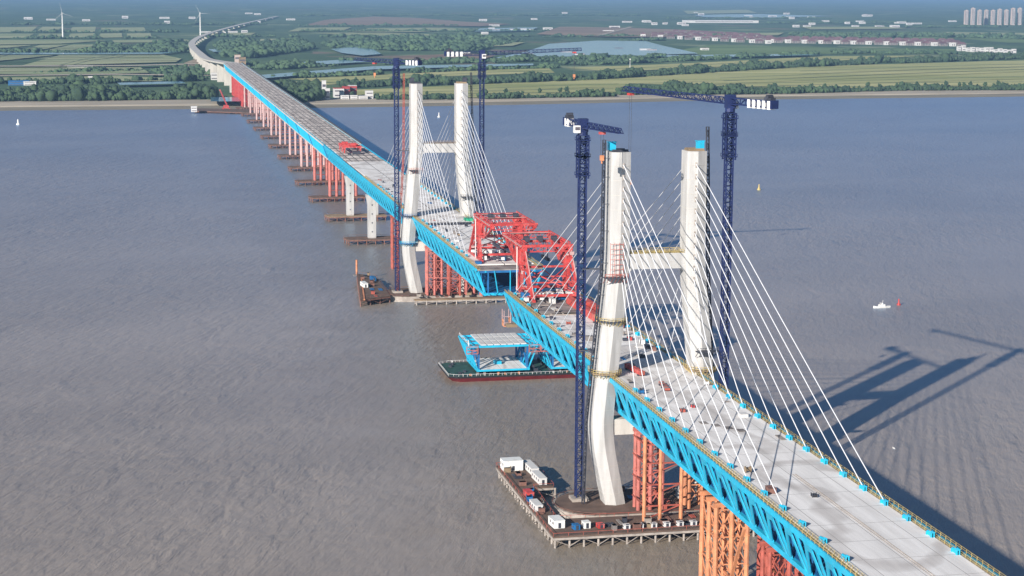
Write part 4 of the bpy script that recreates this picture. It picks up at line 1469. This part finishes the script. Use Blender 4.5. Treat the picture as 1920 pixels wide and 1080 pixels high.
# red box girders, carts and loads on the near deck
def girder(label, x0, x1, y, w, h, yaw=0.0, m='red'):
    t = thing('box_girder', label, 'box girder', ((x0+x1)/2, y, 53.05))
    g = MB().box(x0, x1, y-w/2, y+w/2, 53.6, 53.6+h)
    g.build('girder_body', M[m], t)
    g = MB()
    k = int((x1-x0)/3)
    for i in range(k+1):
        x = x0+(x1-x0)*i/k
        g.box(x-0.15, x+0.15, y-w/2-0.18, y+w/2+0.18, 53.5, 53.75+h)
    g.build('stiffener', M['redpipe'], t)
    g = MB()
    for x in (x0+1.5, (x0+x1)/2, x1-1.5):
        g.box(x-0.6, x+0.6, y-w/2-0.4, y+w/2+0.4, 53.05, 53.6)
    g.build_each('skid', M['darksteel'], t)
    t.rotation_euler = (0, 0, yaw)
girder('long red box girder lying behind the near gantry, left one', 106, 156, -5.0, 2.6, 3.0, 0.02)
girder('long red box girder lying behind the near gantry, right one', 92, 150, -11.5, 2.4, 2.8, 0.02)
girder('short red beam lying on the deck behind the nearer tower', -5, 10, 6.4, 1.8, 1.4, 0.12)
girder('short dark beam lying on the deck in front of the nearer tower', -32, -20, 3.0, 1.6, 0.5, -0.1, 'slate')
def crate(name, label, cat, x, y, z, L, W, H, m, m2=None, rot=0.0, group=None):
    t = thing(name, label, cat, (x, y, z), group)
    MB().box(x-L/2, x+L/2, y-W/2, y+W/2, z, z+H).build('body', M[m], t)
    g = MB()
    for a in (-1, 1):
        for b in (-1, 1):
            g.box(x+a*L/2-0.12, x+a*L/2+0.12, y+b*W/2-0.12, y+b*W/2+0.12, z, z+H+0.3)
    g.box(x-L/2, x+L/2, y-0.1, y+0.1, z+H, z+H+0.15)
    g.build('frame', M[m2 or 'darksteel'], t)
    t.rotation_euler = (0, 0, rot)
spots = [(176, 12, 'blue', 5, 2.6, 2.2, 'blue equipment box left of the near gantry feet'), (168, -3, 'blue', 6, 3, 2.4, 'blue equipment box between the near gantry feet'),
         (158, 3, 'white', 4, 2.2, 2.0, 'white equipment box between the near gantry feet'), (150, -13, 'navy', 7, 2.4, 2.6, 'navy equipment box right of the near gantry feet'),
         (182, -6, 'white', 5, 2.2, 2.1, 'white equipment box at the gap end of the near span'), (120, 12, 'darksteel', 4, 1.5, 0.9, 'dark stack of plates on the left of the near deck'),
         (96, 6, 'darksteel', 9, 1.4, 0.6, 'long dark beam stack crossing the near deck behind the tower'), (78, 10, 'slate', 8, 1.6, 0.8, 'grey beam stack left on the deck behind the nearer tower'),
         (44, 13, 'darksteel', 6, 1.6, 0.9, 'dark beam stack beside the nearer tower left leg'), (30, -4, 'darksteel', 2.4, 2.0, 1.2, 'small dark generator on the deck behind the nearer tower'),
         (66, -9, 'red', 2.0, 1.4, 1.4, 'small red machine on the right of the deck behind the nearer tower'), (58, -12, 'white', 3.0, 2.0, 1.6, 'small white machine right on the deck behind the nearer tower'),
         (-64, 7.5, 'redpipe', 1.8, 1.4, 1.0, 'small red brown box on the near deck'), (-58, 2.0, 'red', 1.6, 1.0, 0.8, 'small red box on the middle of the near deck'),
         (-174, 1.5, 'black', 1.8, 1.5, 0.7, 'small black object alone on the deck close to the viewer'), (310, 8, 'white', 8, 3, 2.4, 'white equipment box behind the far gantry'),
         (322, -6, 'slate', 9, 3, 2.0, 'grey equipment stack behind the far gantry'), (338, -13, 'red', 22, 2.0, 2.8, 'long red frame right behind the far gantry'),
         (300, -2, 'blue', 6, 2.4, 2.0, 'blue equipment box between the far gantry feet'), (345, 4, 'white', 5, 2, 1.8, 'white box on the left of the far deck'),
         (470, -14, 'greynet', 7, 5, 1.6, 'bright green covered stack beside the farther tower right leg')]
for x, y, m, L, W, H, lab in spots:
    crate('equipment_box' if H > 1 else 'beam_stack', lab, 'equipment', x, y, 53.52 if 128 < x < 200 else 53.03, L, W, H, m, 'darksteel', random.uniform(-0.25, 0.25))
# openings in the slab covered by dark plates
for k, (x, y) in enumerate(((-81, 5.4), (-85.2, 2.4), (-89.4, -0.6), (-93.6, -3.6))):
    solo(MB().box(x-1.9, x+1.9, y-1.3, y+1.3, 53.02, 53.12), 'cover_plate', M['slate'], '%s from the left of four dark cover plates across the near deck' % ORD[k], 'cover plate', 'dark cover plates across the near deck')

rq = random.Random(11)
zones = [(-180, -40, 'near deck by the frame bottom'), (-38, -8, 'deck just before the nearer tower'), (10, 125, 'deck between nearer tower and gantry'), (132, 196, 'bare floor under the near gantry'), (285, 480, 'far deck before the farther tower'), (520, 740, 'deck behind the farther tower')]
cnt = 0
for zi, (xa, xb, zn) in enumerate(zones):
    nn_ = [5, 5, 20, 18, 22, 12][zi]
    for k in range(nn_):
        x = xa+(xb-xa)*(k+rq.uniform(0.1, 0.9))/nn_
        y = rq.choice([-1, 1])*rq.uniform(4, 14.0) if zi not in (0,) else rq.choice([-1, 1])*rq.uniform(10.5, 14.2)
        if zi == 1 and abs(y) < 12:
            y = 12.5 if y > 0 else -12.5
        kind = rq.choice(['drum', 'box', 'stack', 'stack'])
        z = 53.54 if 128 < x < 200 else 53.03
        mm = rq.choice(['darksteel', 'slate', 'rust', 'wallw', 'blue', 'greypile', 'darksteel', 'slate', 'tan', 'redpipe'])
        g = MB()
        if kind == 'drum':
            r_ = rq.uniform(0.7, 1.1)
            g.tube((x, y-0.9, z+r_), (x, y-0.75, z+r_), r_, 12).tube((x, y-0.75, z+r_), (x, y+0.75, z+r_), r_*0.6, 10).tube((x, y+0.75, z+r_), (x, y+0.9, z+r_), r_, 12)
        elif kind == 'box':
            a_, b_, c_ = rq.uniform(0.8, 2.2), rq.uniform(0.6, 1.5), rq.uniform(0.7, 1.8)
            g.box(x-a_, x+a_, y-b_, y+b_, z, z+c_).box(x-a_-0.1, x+a_+0.1, y-b_-0.1, y+b_+0.1, z+c_, z+c_+0.12)
        else:
            L_s, n_s = rq.uniform(3, 8), rq.randint(3, 6)
            d_s = rq.choice([0, 1])
            for q_ in range(n_s):
                o_s = (q_-n_s/2)*0.42
                if d_s:
                    g.bar((x+o_s, y-L_s/4, z+0.15), (x+o_s, y+L_s/4, z+0.15), 0.3)
                else:
                    g.bar((x-L_s/2, y+o_s, z+0.15), (x+L_s/2, y+o_s, z+0.15), 0.3)
        nm = {'drum': 'cable_drum', 'box': 'tool_box', 'stack': 'timber_stack'}[kind]
        solo(g, nm, M[mm], '%s counted away from the viewer, %s clutter, %s' % (nm.replace('_', ' '), ordw(k+1), zn), nm.replace('_', ' '), 'site clutter on the bridge deck')
# reinforcement strip down the near deck
g = MB()
for k in range(150):
    x = -150-k*0.95
    g.box(x, x+0.4, -2.0, -1.6, 53.01, 53.14)
    g.box(x, x+0.4, -1.2, -0.8, 53.01, 53.1)
solo(g, 'joint_strip', M['greypile'], 'long dotted joint strip running along the near deck at lower right', 'joint strip')

# row of stacked forms across the far deck in front of the tower
g = thing('barrier_row', 'black and white barrier row crossing the deck behind the farther tower', 'barrier', (452, 0, 53.05))
a = MB()
b = MB()
for k in range(14):
    y = 12.5-k*1.9
    a.box(449.5, 453.5, y-0.5, y+0.5, 53.05, 54.3)
    b.box(455, 457, y-0.6, y+0.6, 53.05, 53.8)
a.build_each('dark_block', M['darksteel'], g)
b.build_each('pale_block', M['slate'], g)

# red paving machine on the approach deck
t = thing('paving_gantry', 'red travelling machine standing on the panelled approach deck', 'machine', (975, 2, 53.05))
g = MB()
for s in (-1, 1):
    g.bar((955, 2+s*7, 57.5), (1000, 2+s*7, 57.5), 1.3, 1.8)
    for x in (958, 976, 996):
        g.bar((x, 2+s*7, 53.1), (x, 2+s*7, 57), 1.0)
for x in (958, 970, 983, 996):
    g.bar((x, -6, 58.6), (x, 10, 58.6), 1.2, 1.2)
g.build('frame', M['red'], t)
g = MB()
g.box(962, 970, -2, 5, 59.2, 61.4)
g.box(984, 990, 3, 8, 59.2, 61.0)
g.build_each('winch_house', M['red'], t)
g = MB()
g.box(944, 952, -4, 3, 53.1, 55.6)
g.box(940, 943, 5, 8, 53.1, 54.6)
g.build_each('loaded_cart', M['darksteel'], t)
# hanging inspection cradle under the near span end
t = thing('inspection_cradle', 'orange and white inspection cradle hanging under the tip of the near span', 'cradle', (203, 15.5, 34))
g = MB().box(200.5, 205.5, 13.8, 17.2, 35.0, 35.4).box(200.5, 205.5, 13.8, 14.0, 35.4, 39.2).box(200.5, 205.5, 17.0, 17.2, 35.4, 38.4)
g.build('cage', M['orange'], t)
g = MB()
for x in (200.6, 205.4):
    for y in (13.9, 17.1):
        g.bar((x, y, 35.4), (x, y, 43), 0.25)
for z in (37, 40):
    g.bar((200.6, 17.1, z), (205.4, 17.1, z), 0.2)
    g.bar((200.6, 13.9, z), (200.6, 17.1, z), 0.2)
g.build('hanger', M['palepink'], t)
solo(MB().box(196, 200, 11.5, 16.5, 35.5, 37).bar((196.5, 13, 37), (196.5, 13, 39.5), 0.3), 'suspended_platform', M['tan'], 'tan suspended platform beside the orange inspection cradle', 'platform')

# ---------------------------------------------------------------- barge with two deck segments
bt = thing('deck_barge', 'long flat barge with green deck and dark red hull left of the near span', 'barge', (256, -12, 0))
def hullring(z, i):
    return [(238+i, -66+i, z), (275-i, -66+i, z), (275-i, 33-i, z), (272-i, 38-i*1.8, z), (241+i, 38-i*1.8, z), (238+i, 33-i, z)]
MB().loft([hullring(-1.5, 2.5), hullring(0.0, 1.6), hullring(2.1, 0.2)]).build('lower_hull', M['hullred'], bt)
MB().loft([hullring(2.1, 0.2), hullring(2.9, 0.0), hullring(3.0, 0.0)]).build('upper_hull', M['black'], bt)
MB().prism([(x, y) for x, y, z in hullring(0, 0.5)], 3.0, 3.12).build('barge_deck', M['deckgreen'], bt)
g = MB()
hr = [(x, y) for x, y, z in hullring(0, 0.3)]
for i in range(6):
    p, q = hr[i], hr[(i+1) % 6]
    n = max(2, int(math.hypot(q[0]-p[0], q[1]-p[1])/2.2))
    for k in range(n):
        x, y = p[0]+(q[0]-p[0])*k/n, p[1]+(q[1]-p[1])*k/n
        g.bar((x, y, 3.0), (x, y, 4.1), 0.14)
    g.bar((*p, 4.1), (*q, 4.1), 0.12)
g.build('guard_rail', M['wallw'], bt)
g = MB()
for x, y in ((244, 31), (268, 31), (248, 28), (262, 33)):
    g.box(x-0.8, x+0.8, y-0.5, y+0.5, 3.1, 4.3)
    g.tube((x, y-1.0, 3.7), (x, y+1.0, 3.7), 0.45, 8)
g.build_each('mooring_winch', M['darksteel'], bt)
g = MB()
for y in (20, 10, 0, -8, -16, -24, -34, -44):
    for x in (243, 252, 261, 270):
        g.box(x-0.7, x+0.7, y-1.2, y+1.2, 3.1, 5.0)
g.build_each('support_block', M['darksteel'], bt)
rb = random.Random(4)
for k in range(26):
    x = 239.3 if k < 18 else 273.6
    y = 34-k*3.6 if k < 18 else 30-(k-18)*8
    bxx = MB().box(x, x+rb.uniform(0.6, 1.4), y-rb.uniform(0.3, 1.1), y+0.2, 3.13, 3.13+rb.uniform(0.6, 1.6))
    solo(bxx, 'deck_box', M[rb.choice(['wallw', 'darksteel', 'slate', 'wallw', 'orange'])], 'small deck box, %s along the %s edge of the barge from the left' % (ordw(k+1 if k < 18 else k-17), 'near' if k < 18 else 'rear'), 'deck box', 'small boxes along the barge edges')
def segment(yc, label):
    z0 = 5.0
    t = thing('deck_segment', label, 'bridge segment', (254, yc, z0), 'bridge deck segments on the barge')
    for s in (1, -1):
        g = MB()
        for x in (240.5, 248, 255, 262, 268.5):
            g.plate([(x-0.5, yc+s*18, z0+13.0), (x+0.5, yc+s*18, z0+13.0), (x+0.5, yc+s*13.2, z0+1), (x-0.5, yc+s*13.2, z0+1)], (0, s*12, -4.8), 0.55)
        g.box(239.5, 269.5, yc+s*13-0.7, yc+s*13+0.7, z0, z0+1.3)
        g.build('raking_strut', M['cyan'], t)
    for s in (1, -1):
        g = MB()
        for x in (240.5, 255, 268.5):
            g.bar((x, yc+s*12.6, z0+1), (x, yc+s*12.6, z0+12.5), 0.9)
        g.bar((240.5, yc+s*12.6, z0+1), (255, yc+s*12.6, z0+12.5), 0.7)
        g.bar((268.5, yc+s*12.6, z0+1), (255, yc+s*12.6, z0+12.5), 0.7)
        g.build('truss_web', M['blue'], t)
    MB().box(239.6, 269.4, yc-12.4, yc+12.4, z0+0.3, z0+0.9).build('lower_floor', M['slab'], t)
    g = MB()
    g.box(239.3, 239.55, yc-12.2, yc+12.2, z0+0.05, z0+1.0)
    g.box(252, 256, yc-1.5, yc+2, z0+0.9, z0+2.4)
    g.build_each('floor_beam', M['cyan'], t)
    # upper deck: pale panels with edge bays of bare blue steel
    g = MB()
    for i in range(7):
        for j in range(3):
            y0 = yc-12.0+i*3.45
            x0 = 240.0+j*10.0
            g.box(x0, x0+9.2, y0, y0+2.85, z0+13.4, z0+13.9)
    g.build_each('deck_panel', M['wallw'], t)
    g = MB()
    for x in (239.6, 249.8, 259.8, 269.4):
        g.box(x-0.3, x+0.3, yc-18, yc+18, z0+12.3, z0+13.35)
    for y in np.linspace(-18, 18, 12):
        g.box(239.6, 269.4, yc+y-0.2, yc+y+0.2, z0+12.6, z0+13.35)
    g.build('deck_beam', M['cyan'], t)
    for s in (1, -1):
        g = MB()
        for y in (19, 13.2):
            g.bar((239.2, yc+s*y, z0+9.4), (239.2, yc+s*y, z0+13.2), 0.35)
        for z in (9.4, 11.2, 13.0):
            g.bar((239.2, yc+s*19, z0+z), (239.2, yc+s*13.2, z0+z), 0.3)
        g.bar((239.2, yc+s*19, z0+9.4), (239.2, yc+s*13.2, z0+11.2), 0.25)
        g.build('hanging_scaffold', M['pink'], t)
    g = MB()
    for s in (1, -1):
        g.bar((240, yc+s*17.6, z0+14.9), (269, yc+s*17.6, z0+14.9), 0.14)
        for k in range(9):
            g.bar((240+k*3.6, yc+s*17.6, z0+13.4), (240+k*3.6, yc+s*17.6, z0+15), 0.14)
    g.bar((240, yc+18, z0+12), (240, yc+18, z0+16.5), 0.3)
    g.build('handrail', M['white'], t)
    return t
segment(9.5, 'bridge deck segment with pale panels standing whole on the barge')
segment(-29, 'bridge deck segment on the barge partly hidden by the near span')
crate('pipe_bundle', 'yellow pipe bundle on the barge behind the whole deck segment', 'pipes', 272, 12, 3.15, 2.5, 5, 2.2, 'yellow')

# ---------------------------------------------------------------- boats and buoys
def boat(x, y, rot, L, label, group=None):
    t = thing('boat', label, 'boat', (0, 0, 0), group)
    W = L*0.24
    rings = []
    for f, w_, h0 in ((-0.5, 0.75, 0.3), (-0.2, 1, 0.2), (0.2, 0.95, 0.2), (0.38, 0.55, 0.35), (0.5, 0.06, 0.75)):
        rings.append([(f*L, -w_*W/2*0.6, -0.3), (f*L, w_*W/2*0.6, -0.3), (f*L, w_*W/2, h0+L*0.07), (f*L, -w_*W/2, h0+L*0.07)])
    MB().loft(rings).build('hull', M['white'], t)
    MB().box(-L*0.18, L*0.16, -W*0.34, W*0.34, L*0.075, L*0.19).box(-L*0.05, L*0.1, -W*0.26, W*0.26, L*0.19, L*0.27).build('cabin', M['white'], t)
    MB().box(L*0.04, L*0.105, -W*0.27, W*0.27, L*0.2, L*0.245).build('window', M['glass'], t)
    MB().tube((-L*0.05, 0, L*0.27), (-L*0.07, 0, L*0.42), 0.12, 6).build('mast', M['white'], t)
    t.location = (x, y, 0)
    t.rotation_euler = (0, 0, rot)
    return t
g = G(1653, 577)
boat(g.x, g.y, rad(95), 11.5, 'small white cabin cruiser beside the red buoy on the right')
g = G(1676, 841)
boat(g.x, g.y, rad(20), 1.6, 'tiny white float by the right edge of the bridge shadow')
def buoy(px, py, h, m, label):
    q = G(px, py)
    t = thing('buoy', label, 'buoy', (q.x, q.y, 0))
    r = h*0.32
    MB().tube((q.x, q.y, -0.4), (q.x, q.y, h*0.22), r, 10, r*0.9).build('float', M[m], t)
    g_ = MB()
    g_.tube((q.x, q.y, h*0.22), (q.x, q.y, h*0.75), r*0.55, 8, r*0.25)
    g_.tube((q.x, q.y, h*0.75), (q.x, q.y, h), r*0.5, 8, 0.05)
    g_.build('top_mark', M[m], t)
buoy(1685, 572, 4.2, 'red', 'red navigation buoy just right of the white cruiser')
buoy(1423, 356, 6.0, 'yellow', 'pale yellow navigation buoy right of the tallest crane')
buoy(823, 220, 8.0, 'wallw', 'pale buoy seen between the farther tower legs')
buoy(34, 234, 8.5, 'white', 'white buoy at the far left near the bank')

# ---------------------------------------------------------------- viaduct curving away over the land
vp = [(478, 146, 53), (452, 139, 53), (430, 130, 52), (408, 121, 48), (390, 110, 40), (374, 99, 32), (362, 88, 26), (360, 80, 24), (370, 71, 22), (392, 62, 20), (430, 51, 18), (470, 41, 16), (520, 30, 14)]
pts = [G(x, y, z) for x, y, z in vp]
last = Vector((PX[15], 0, 53))
pts = [last]+[p for p in pts if p.x > last.x+150]
t = thing('viaduct', 'pale viaduct curving away over the farmland beyond the bridge', 'viaduct', tuple(last))
L_, R_ = [], []
dense = []
for i in range(len(pts)-1):
    p0 = pts[max(0, i-1)]
    p1, p2 = pts[i], pts[i+1]
    p3 = pts[min(len(pts)-1, i+2)]
    for k in range(8):
        u_ = k/8
        dense.append(0.5*((2*p1)+(p2-p0)*u_+(2*p0-5*p1+4*p2-p3)*u_*u_+(3*p1-p0-3*p2+p3)*u_**3))
dense.append(pts[-1])
g = MB()
rings = []
for i, p in enumerate(dense):
    d = (dense[min(i+1, len(dense)-1)]-dense[max(i-1, 0)])
    d.z = 0
    d.normalize()
    s = Vector((-d.y, d.x, 0))*(15-min(i, 8)*0.6)
    rings.append([p+s, p-s, p-s-Vector((0, 0, 3)), p+s-Vector((0, 0, 3))])
g.loft(rings)
g.build('road_deck', M['concrete'], t)
for i in range(2, len(dense)-1, 2):
    p = dense[i]
    MB().box(p.x-2, p.x+2, p.y-7, p.y+7, 3.5, p.z-3).build('viaduct_pier', M['concrete'], t)
# land piers wrapped in red falsework under the last spans
for i in range(12, 15):
    X = PX[i]
    t = thing('bridge_pier', '%s pier on the bank with pale columns at the far end of the bridge' % ORD[i], 'bridge pier', (X, 0, 3), 'bank piers at the far end')
    g = MB()
    for y in (11, 0, -11):
        g.box(X-3, X+3, y-3, y+3, 2, 38.6)
    g.build_each('pier_column', M['concrete'], t)
t = thing('falsework', 'red scaffold falsework under the last spans on the far bank', 'falsework', (2520, 6, 3))
g = MB()
for X in np.arange(2400, 2760, 9):
    for y in (14, 5, -4, -13):
        g.bar((X, y, 2), (X, y, 38.5), 0.8)
    for z in (12, 24, 35):
        g.bar((X, 14, z), (X, -13, z), 0.5)
g.build('post', M['red'], t)
g = MB()
for z in (12, 24, 35):
    for y in (14, -13):
        g.bar((2400, y, z), (2756, y, z), 0.5)
g.build('ledger', M['redpipe'], t)
# red lattice tower pair and white blocks at the bridge's far end
def block(name, label, cat, px, py, W, D, H, m='wallw', roof='wallw', group=None, nwin=3, z=4.0):
    q = G(px, py, z)
    t = thing(name, label, cat, tuple(q), group)
    MB().box(q.x, q.x+D, q.y-W/2, q.y+W/2, z, z+H).build('wall', M[m], t)
    g_ = MB()
    g_.box(q.x-0.4, q.x+D+0.4, q.y-W/2-0.4, q.y+W/2+0.4, z+H, z+H+0.8)
    g_.build('roof', M[roof], t)
    g_ = MB()
    for k in range(nwin):
        z0 = z+H*(k+0.35)/nwin
        g_.box(q.x-0.15, q.x-0.02, q.y-W*0.42, q.y+W*0.42, z0, z0+H*0.28/nwin)
    g_.build_each('window_band', M['glass'], t)
    return t
block('factory_tower', 'tall narrow white building on the far bank', 'building', 608, 186, 7, 8, 32, nwin=2)
block('factory_tower', 'shorter white block stepped beside the tall narrow building', 'building', 614.5, 187, 8, 9, 19, nwin=2)
for k, (x, y, W, D, H, m_, rf, lab) in enumerate(((636, 183, 18, 20, 16, 'wallw', 'redroof', 'leftmost red roofed white hall on the far bank'),
        (650, 182, 12, 20, 18, 'redroof', 'redroof', 'red hall left of centre in the works on the far bank'),
        (662, 181, 14, 22, 19, 'redroof', 'wallw', 'tall red hall with white roof in the works on the far bank'),
        (647, 186, 14, 10, 6, 'wallw', 'wallw', 'low white shed in front of the red halls'), (664, 186, 12, 10, 6, 'wallw', 'wallw', 'second low white shed in front of the red halls'),
        (681, 186, 16, 10, 5, 'wallw', 'wallw', 'low white shed joining the red halls to the white frame building'), (693, 185, 13, 14, 13, 'wallw', 'wallw', 'white building right of the red halls'))):
    block('factory_hall', lab, 'building', x, y, W, D, H, m_, rf, 'works buildings on the far bank', 2)
for x, y, W, D, H, m_, rf, lab in ((402, 150, 14, 14, 14, 'wallw', 'wallw', 'white building left of the bridge end on the bank'), (397, 142, 10, 10, 10, 'wallw', 'wallw', 'small white building behind the bridge end'),
        (35, 160, 40, 30, 8, 'blue', 'blue', 'blue roofed shed at the left edge'), (56, 160, 24, 16, 7, 'wallw', 'wallw', 'white shed right of the blue roofed shed'),
        (170, 152, 10, 10, 9, 'wallw', 'wallw', 'small white house among trees at the left'), (150, 129, 60, 14, 6, 'wallw', 'wallw', 'long low white farm building at the left'),
        (455, 128, 16, 16, 26, 'tan', 'tan', 'brown tower block behind the bridge end'), (446, 126, 14, 16, 30, 'beige', 'tan', 'taller brown tower block behind the bridge end')):
    block('farm_building', lab, 'building', x, y, W, D, H, m_, rf, None, 2)
block('warehouse', 'very long white roofed warehouse on the far plain', 'building', 1358, 43, 440, 160, 14, 'wallw', 'wallw', None, 1)
random.seed(3)
PL = {(1440, 40): 'right, before the apartment towers', (1180, 38): 'middle, left of the long warehouse', (900, 24): 'middle, near the horizon', (30, 26): 'far left, near the horizon',
      (1290, 24): 'right, behind the long warehouse', (1100, 92): 'near shore of the large pond', (860, 100): 'near field edge of the large pond', (380, 58): 'right of the viaduct bend'}
for (x0, x1, y0, y1, n) in ((1440, 1790, 40, 52, 16), (1180, 1290, 38, 50, 7), (900, 1180, 24, 66, 14), (30, 560, 26, 48, 12), (1290, 1640, 24, 36, 12), (1100, 1330, 92, 98, 5), (860, 1090, 100, 112, 6), (380, 560, 58, 66, 4)):
    for i in range(n):
        x = random.uniform(x0, x1)
        y = random.uniform(y0, y1)
        sc_ = 1+(90-min(y, 90))/60
        tfar = block('far_building', '%s small pale building, %s' % (ordw(i+1), PL[(x0, y0)]), 'building', x, y, random.uniform(14, 34)*sc_, random.uniform(12, 20), random.uniform(5, 10)*sc_*0.8, 'wallw', random.choice(['wallw', 'wallw', 'roof']), 'scattered white buildings on the plain', 1)
# plum roofed villas
def villa():
    t = thing('villa', 'white gabled villa with plum roof in the long rows across the plain', 'house', (0, 0, 0), 'rows of plum roofed villas')
    MB().box(-9, 9, -9, 9, 0, 14).build('wall', M['wallw'], t)
    MB().add([(-10, -10, 14), (10, -10, 14), (10, 10, 14), (-10, 10, 14), (-10, 0, 21), (10, 0, 21)], [(0, 1, 5, 4), (3, 4, 5, 2), (0, 4, 3), (1, 2, 5), (0, 3, 2, 1)]).build('roof', M['roof'], t)
    MB().box(-9.1, -9.02, -5, -2, 2, 9).box(-9.1, -9.02, 2, 5, 2, 9).build_each('window', M['glass'], t)
    return t
def terrace():
    t = thing('terrace_block', 'grey terrace with a plum hipped roof between the white villas', 'house', (0, 0, 0), 'plum roofed terraces')
    MB().box(-9, 9, -15, 15, 0, 9).build('wall', M['slate'], t)
    MB().add([(-10, -16, 9), (10, -16, 9), (10, 16, 9), (-10, 16, 9), (0, -10, 15.5), (0, 10, 15.5)], [(0, 1, 4), (1, 2, 5, 4), (2, 3, 5), (3, 0, 4, 5), (0, 3, 2, 1)]).build('roof', M['roof'], t)
    MB().box(-9.1, -9.02, -12, -8, 2, 7).box(-9.1, -9.02, -2, 2, 2, 7).box(-9.1, -9.02, 8, 12, 2, 7).build_each('window', M['glass'], t)
    return t
v0, t0 = villa(), terrace()
fv = ft = True
for r, (n, a, b) in enumerate((((15, (1208, 70), (1440, 82))), (24, (1445, 80), (1800, 87)), (16, (1225, 67), (1450, 77)), (22, (1460, 77), (1790, 83)), (14, (1250, 65), (1440, 73)), (20, (1480, 74.5), (1780, 79.5)), (12, (1270, 62), (1420, 69)))):
    for i in range(n):
        f = (i+random.uniform(-0.2, 0.2))/(n-1)
        q = G(a[0]+(b[0]-a[0])*f, a[1]+(b[1]-a[1])*f, 4.0)
        if r < 2 and i % 2 == 0:
            o = v0 if fv else copy_tree(v0)
            fv = False
            o.rotation_euler = (0, 0, random.uniform(-0.12, 0.12))
        else:
            o = t0 if ft else copy_tree(t0)
            ft = False
        o.location = q
        nm = 'white villa' if (r < 2 and i % 2 == 0) else 'grey terrace'
        o['label'] = '%s with plum roof, %s from the left, %s row, %s block' % (nm, ordw(i+1), ['front', 'front', 'second', 'second', 'third', 'third', 'rear'][r], ['left', 'right'][r % 2])
for i in range(13):
    q = G(1797+i*9.6, 95+i*0.62+random.uniform(-0.5, 0.5), 4)
    block('town_house', 'white town house, %s from the left in the bright row at the right edge' % ordw(i+1), 'house', 1799+i*8.6, 95.5+i*0.62+random.uniform(-0.5, 0.5), 11, 12, random.uniform(12, 19), 'wallw', 'wallw', 'bright white town houses at the right edge', 2)
# high rises
for i in range(10):
    q = G(1812+i*12.5, 46.5+random.uniform(-0.6, 0.6), 4)
    t = thing('apartment_tower', 'tall beige apartment tower, %s from the left in the top right cluster' % ordw(i+1), 'apartment tower', tuple(q), 'apartment towers at the top right')
    H = random.uniform(84, 100)
    MB().box(q.x, q.x+16, q.y-11, q.y+11, 4, 4+H).box(q.x+3, q.x+12, q.y-4, q.y+4, 4+H, 8+H).build('wall', M['beige'], t)
    g = MB()
    for yy in (-7.5, 0, 7.5):
        g.box(q.x-0.3, q.x-0.02, q.y+yy-1.6, q.y+yy+1.6, 8, 1+H)
    g.build_each('window_strip', M['glass'], t)
    g = MB()
    for yy in (-4, 4):
        g.box(q.x-1.2, q.x-0.02, q.y+yy-1.0, q.y+yy+1.0, 6, 2+H)
    g.build_each('balcony_strip', M['wallw'], t)

# wind turbines
def turbine(px, py, H, rot, label):
    q = G(px, py, 4)
    t = thing('wind_turbine', label, 'wind turbine', tuple(q), 'wind turbines')
    MB().tube((q.x, q.y, 4), (q.x, q.y, 4+H), 3.2, 10, 1.9).build('tower', M['white'], t)
    MB().box(q.x-6, q.x+6, q.y-2.4, q.y+2.4, 4+H, 9+H).build('nacelle', M['white'], t)
    for k in range(3):
        a = rot+k*2*math.pi/3
        MB().tube((q.x-7, q.y, 6.5+H), (q.x-7, q.y+math.sin(a)*40, 6.5+H+math.cos(a)*40), 0.55, 6, 0.15).build('blade', M['white'], t)
turbine(118, 72, 93, 0.2, 'white wind turbine in the fields at the far left')
turbine(376, 70, 92, 0.5, 'white wind turbine beside the curving viaduct')
q = G(1181, 140, 4)
solo(MB().tube((q.x, q.y, 4), (q.x, q.y, 40), 0.8, 8, 0.4).box(q.x-1, q.x+1, q.y-1.2, q.y+1.2, 38, 41), 'radio_mast', M['white'], 'thin white mast standing in the tree belt right of the middle', 'mast')
# dock at the far bridge end
dock('landing_stage', 'dark landing stage on the water at the far end of the bridge', 'landing stage', [tuple(G(365, 209, 2))[:2], tuple(G(470, 212, 2))[:2], tuple(G(470, 206, 2))[:2], tuple(G(365, 204, 2))[:2]], 3.0, M['brown'], M['rust'], 12, None)
block('site_office', 'white cabin on the landing stage at the far bridge end', 'cabin', 364, 210, 9, 10, 8, 'wallw', 'wallw', None, 2, 3.0)
g = G(424, 204, 3)
crane_t = thing('crawler_crane', 'red crawler crane by the landing stage at the far bridge end', 'crane', tuple(g))
MB().box(g.x-5, g.x+5, g.y-4, g.y+4, 4, 9).box(g.x-6, g.x+6, g.y-6, g.y-4.2, 3, 5).box(g.x-6, g.x+6, g.y+4.2, g.y+6, 3, 5).build('body', M['red'], crane_t)
m = MB()
lattice(m, (g.x, g.y-2, 8), (g.x+6, g.y+9, 34), 1.6, 3, 0.4, 0.3)
m.build('boom', M['red'], crane_t)

# ---------------------------------------------------------------- haze
hm = bpy.data.materials.new('haze')
hm.use_nodes = True
n = hm.node_tree.nodes
n.remove(n['Principled BSDF'])
pv = n.new('ShaderNodeVolumePrincipled')
pv.inputs['Color'].default_value = (0.36, 0.62, 1.0, 1)
pv.inputs['Density'].default_value = 0.000042
pv.inputs['Anisotropy'].default_value = 0.0
hm.node_tree.links.new(pv.outputs[0], n['Material Output'].inputs['Volume'])
E_ = 85000
h = MB().box(-E_, E_, -E_, E_, -5.5, 215).build('haze', hm, kind='stuff')
tag(h, 'thin blue haze over the whole river and plain', 'haze')
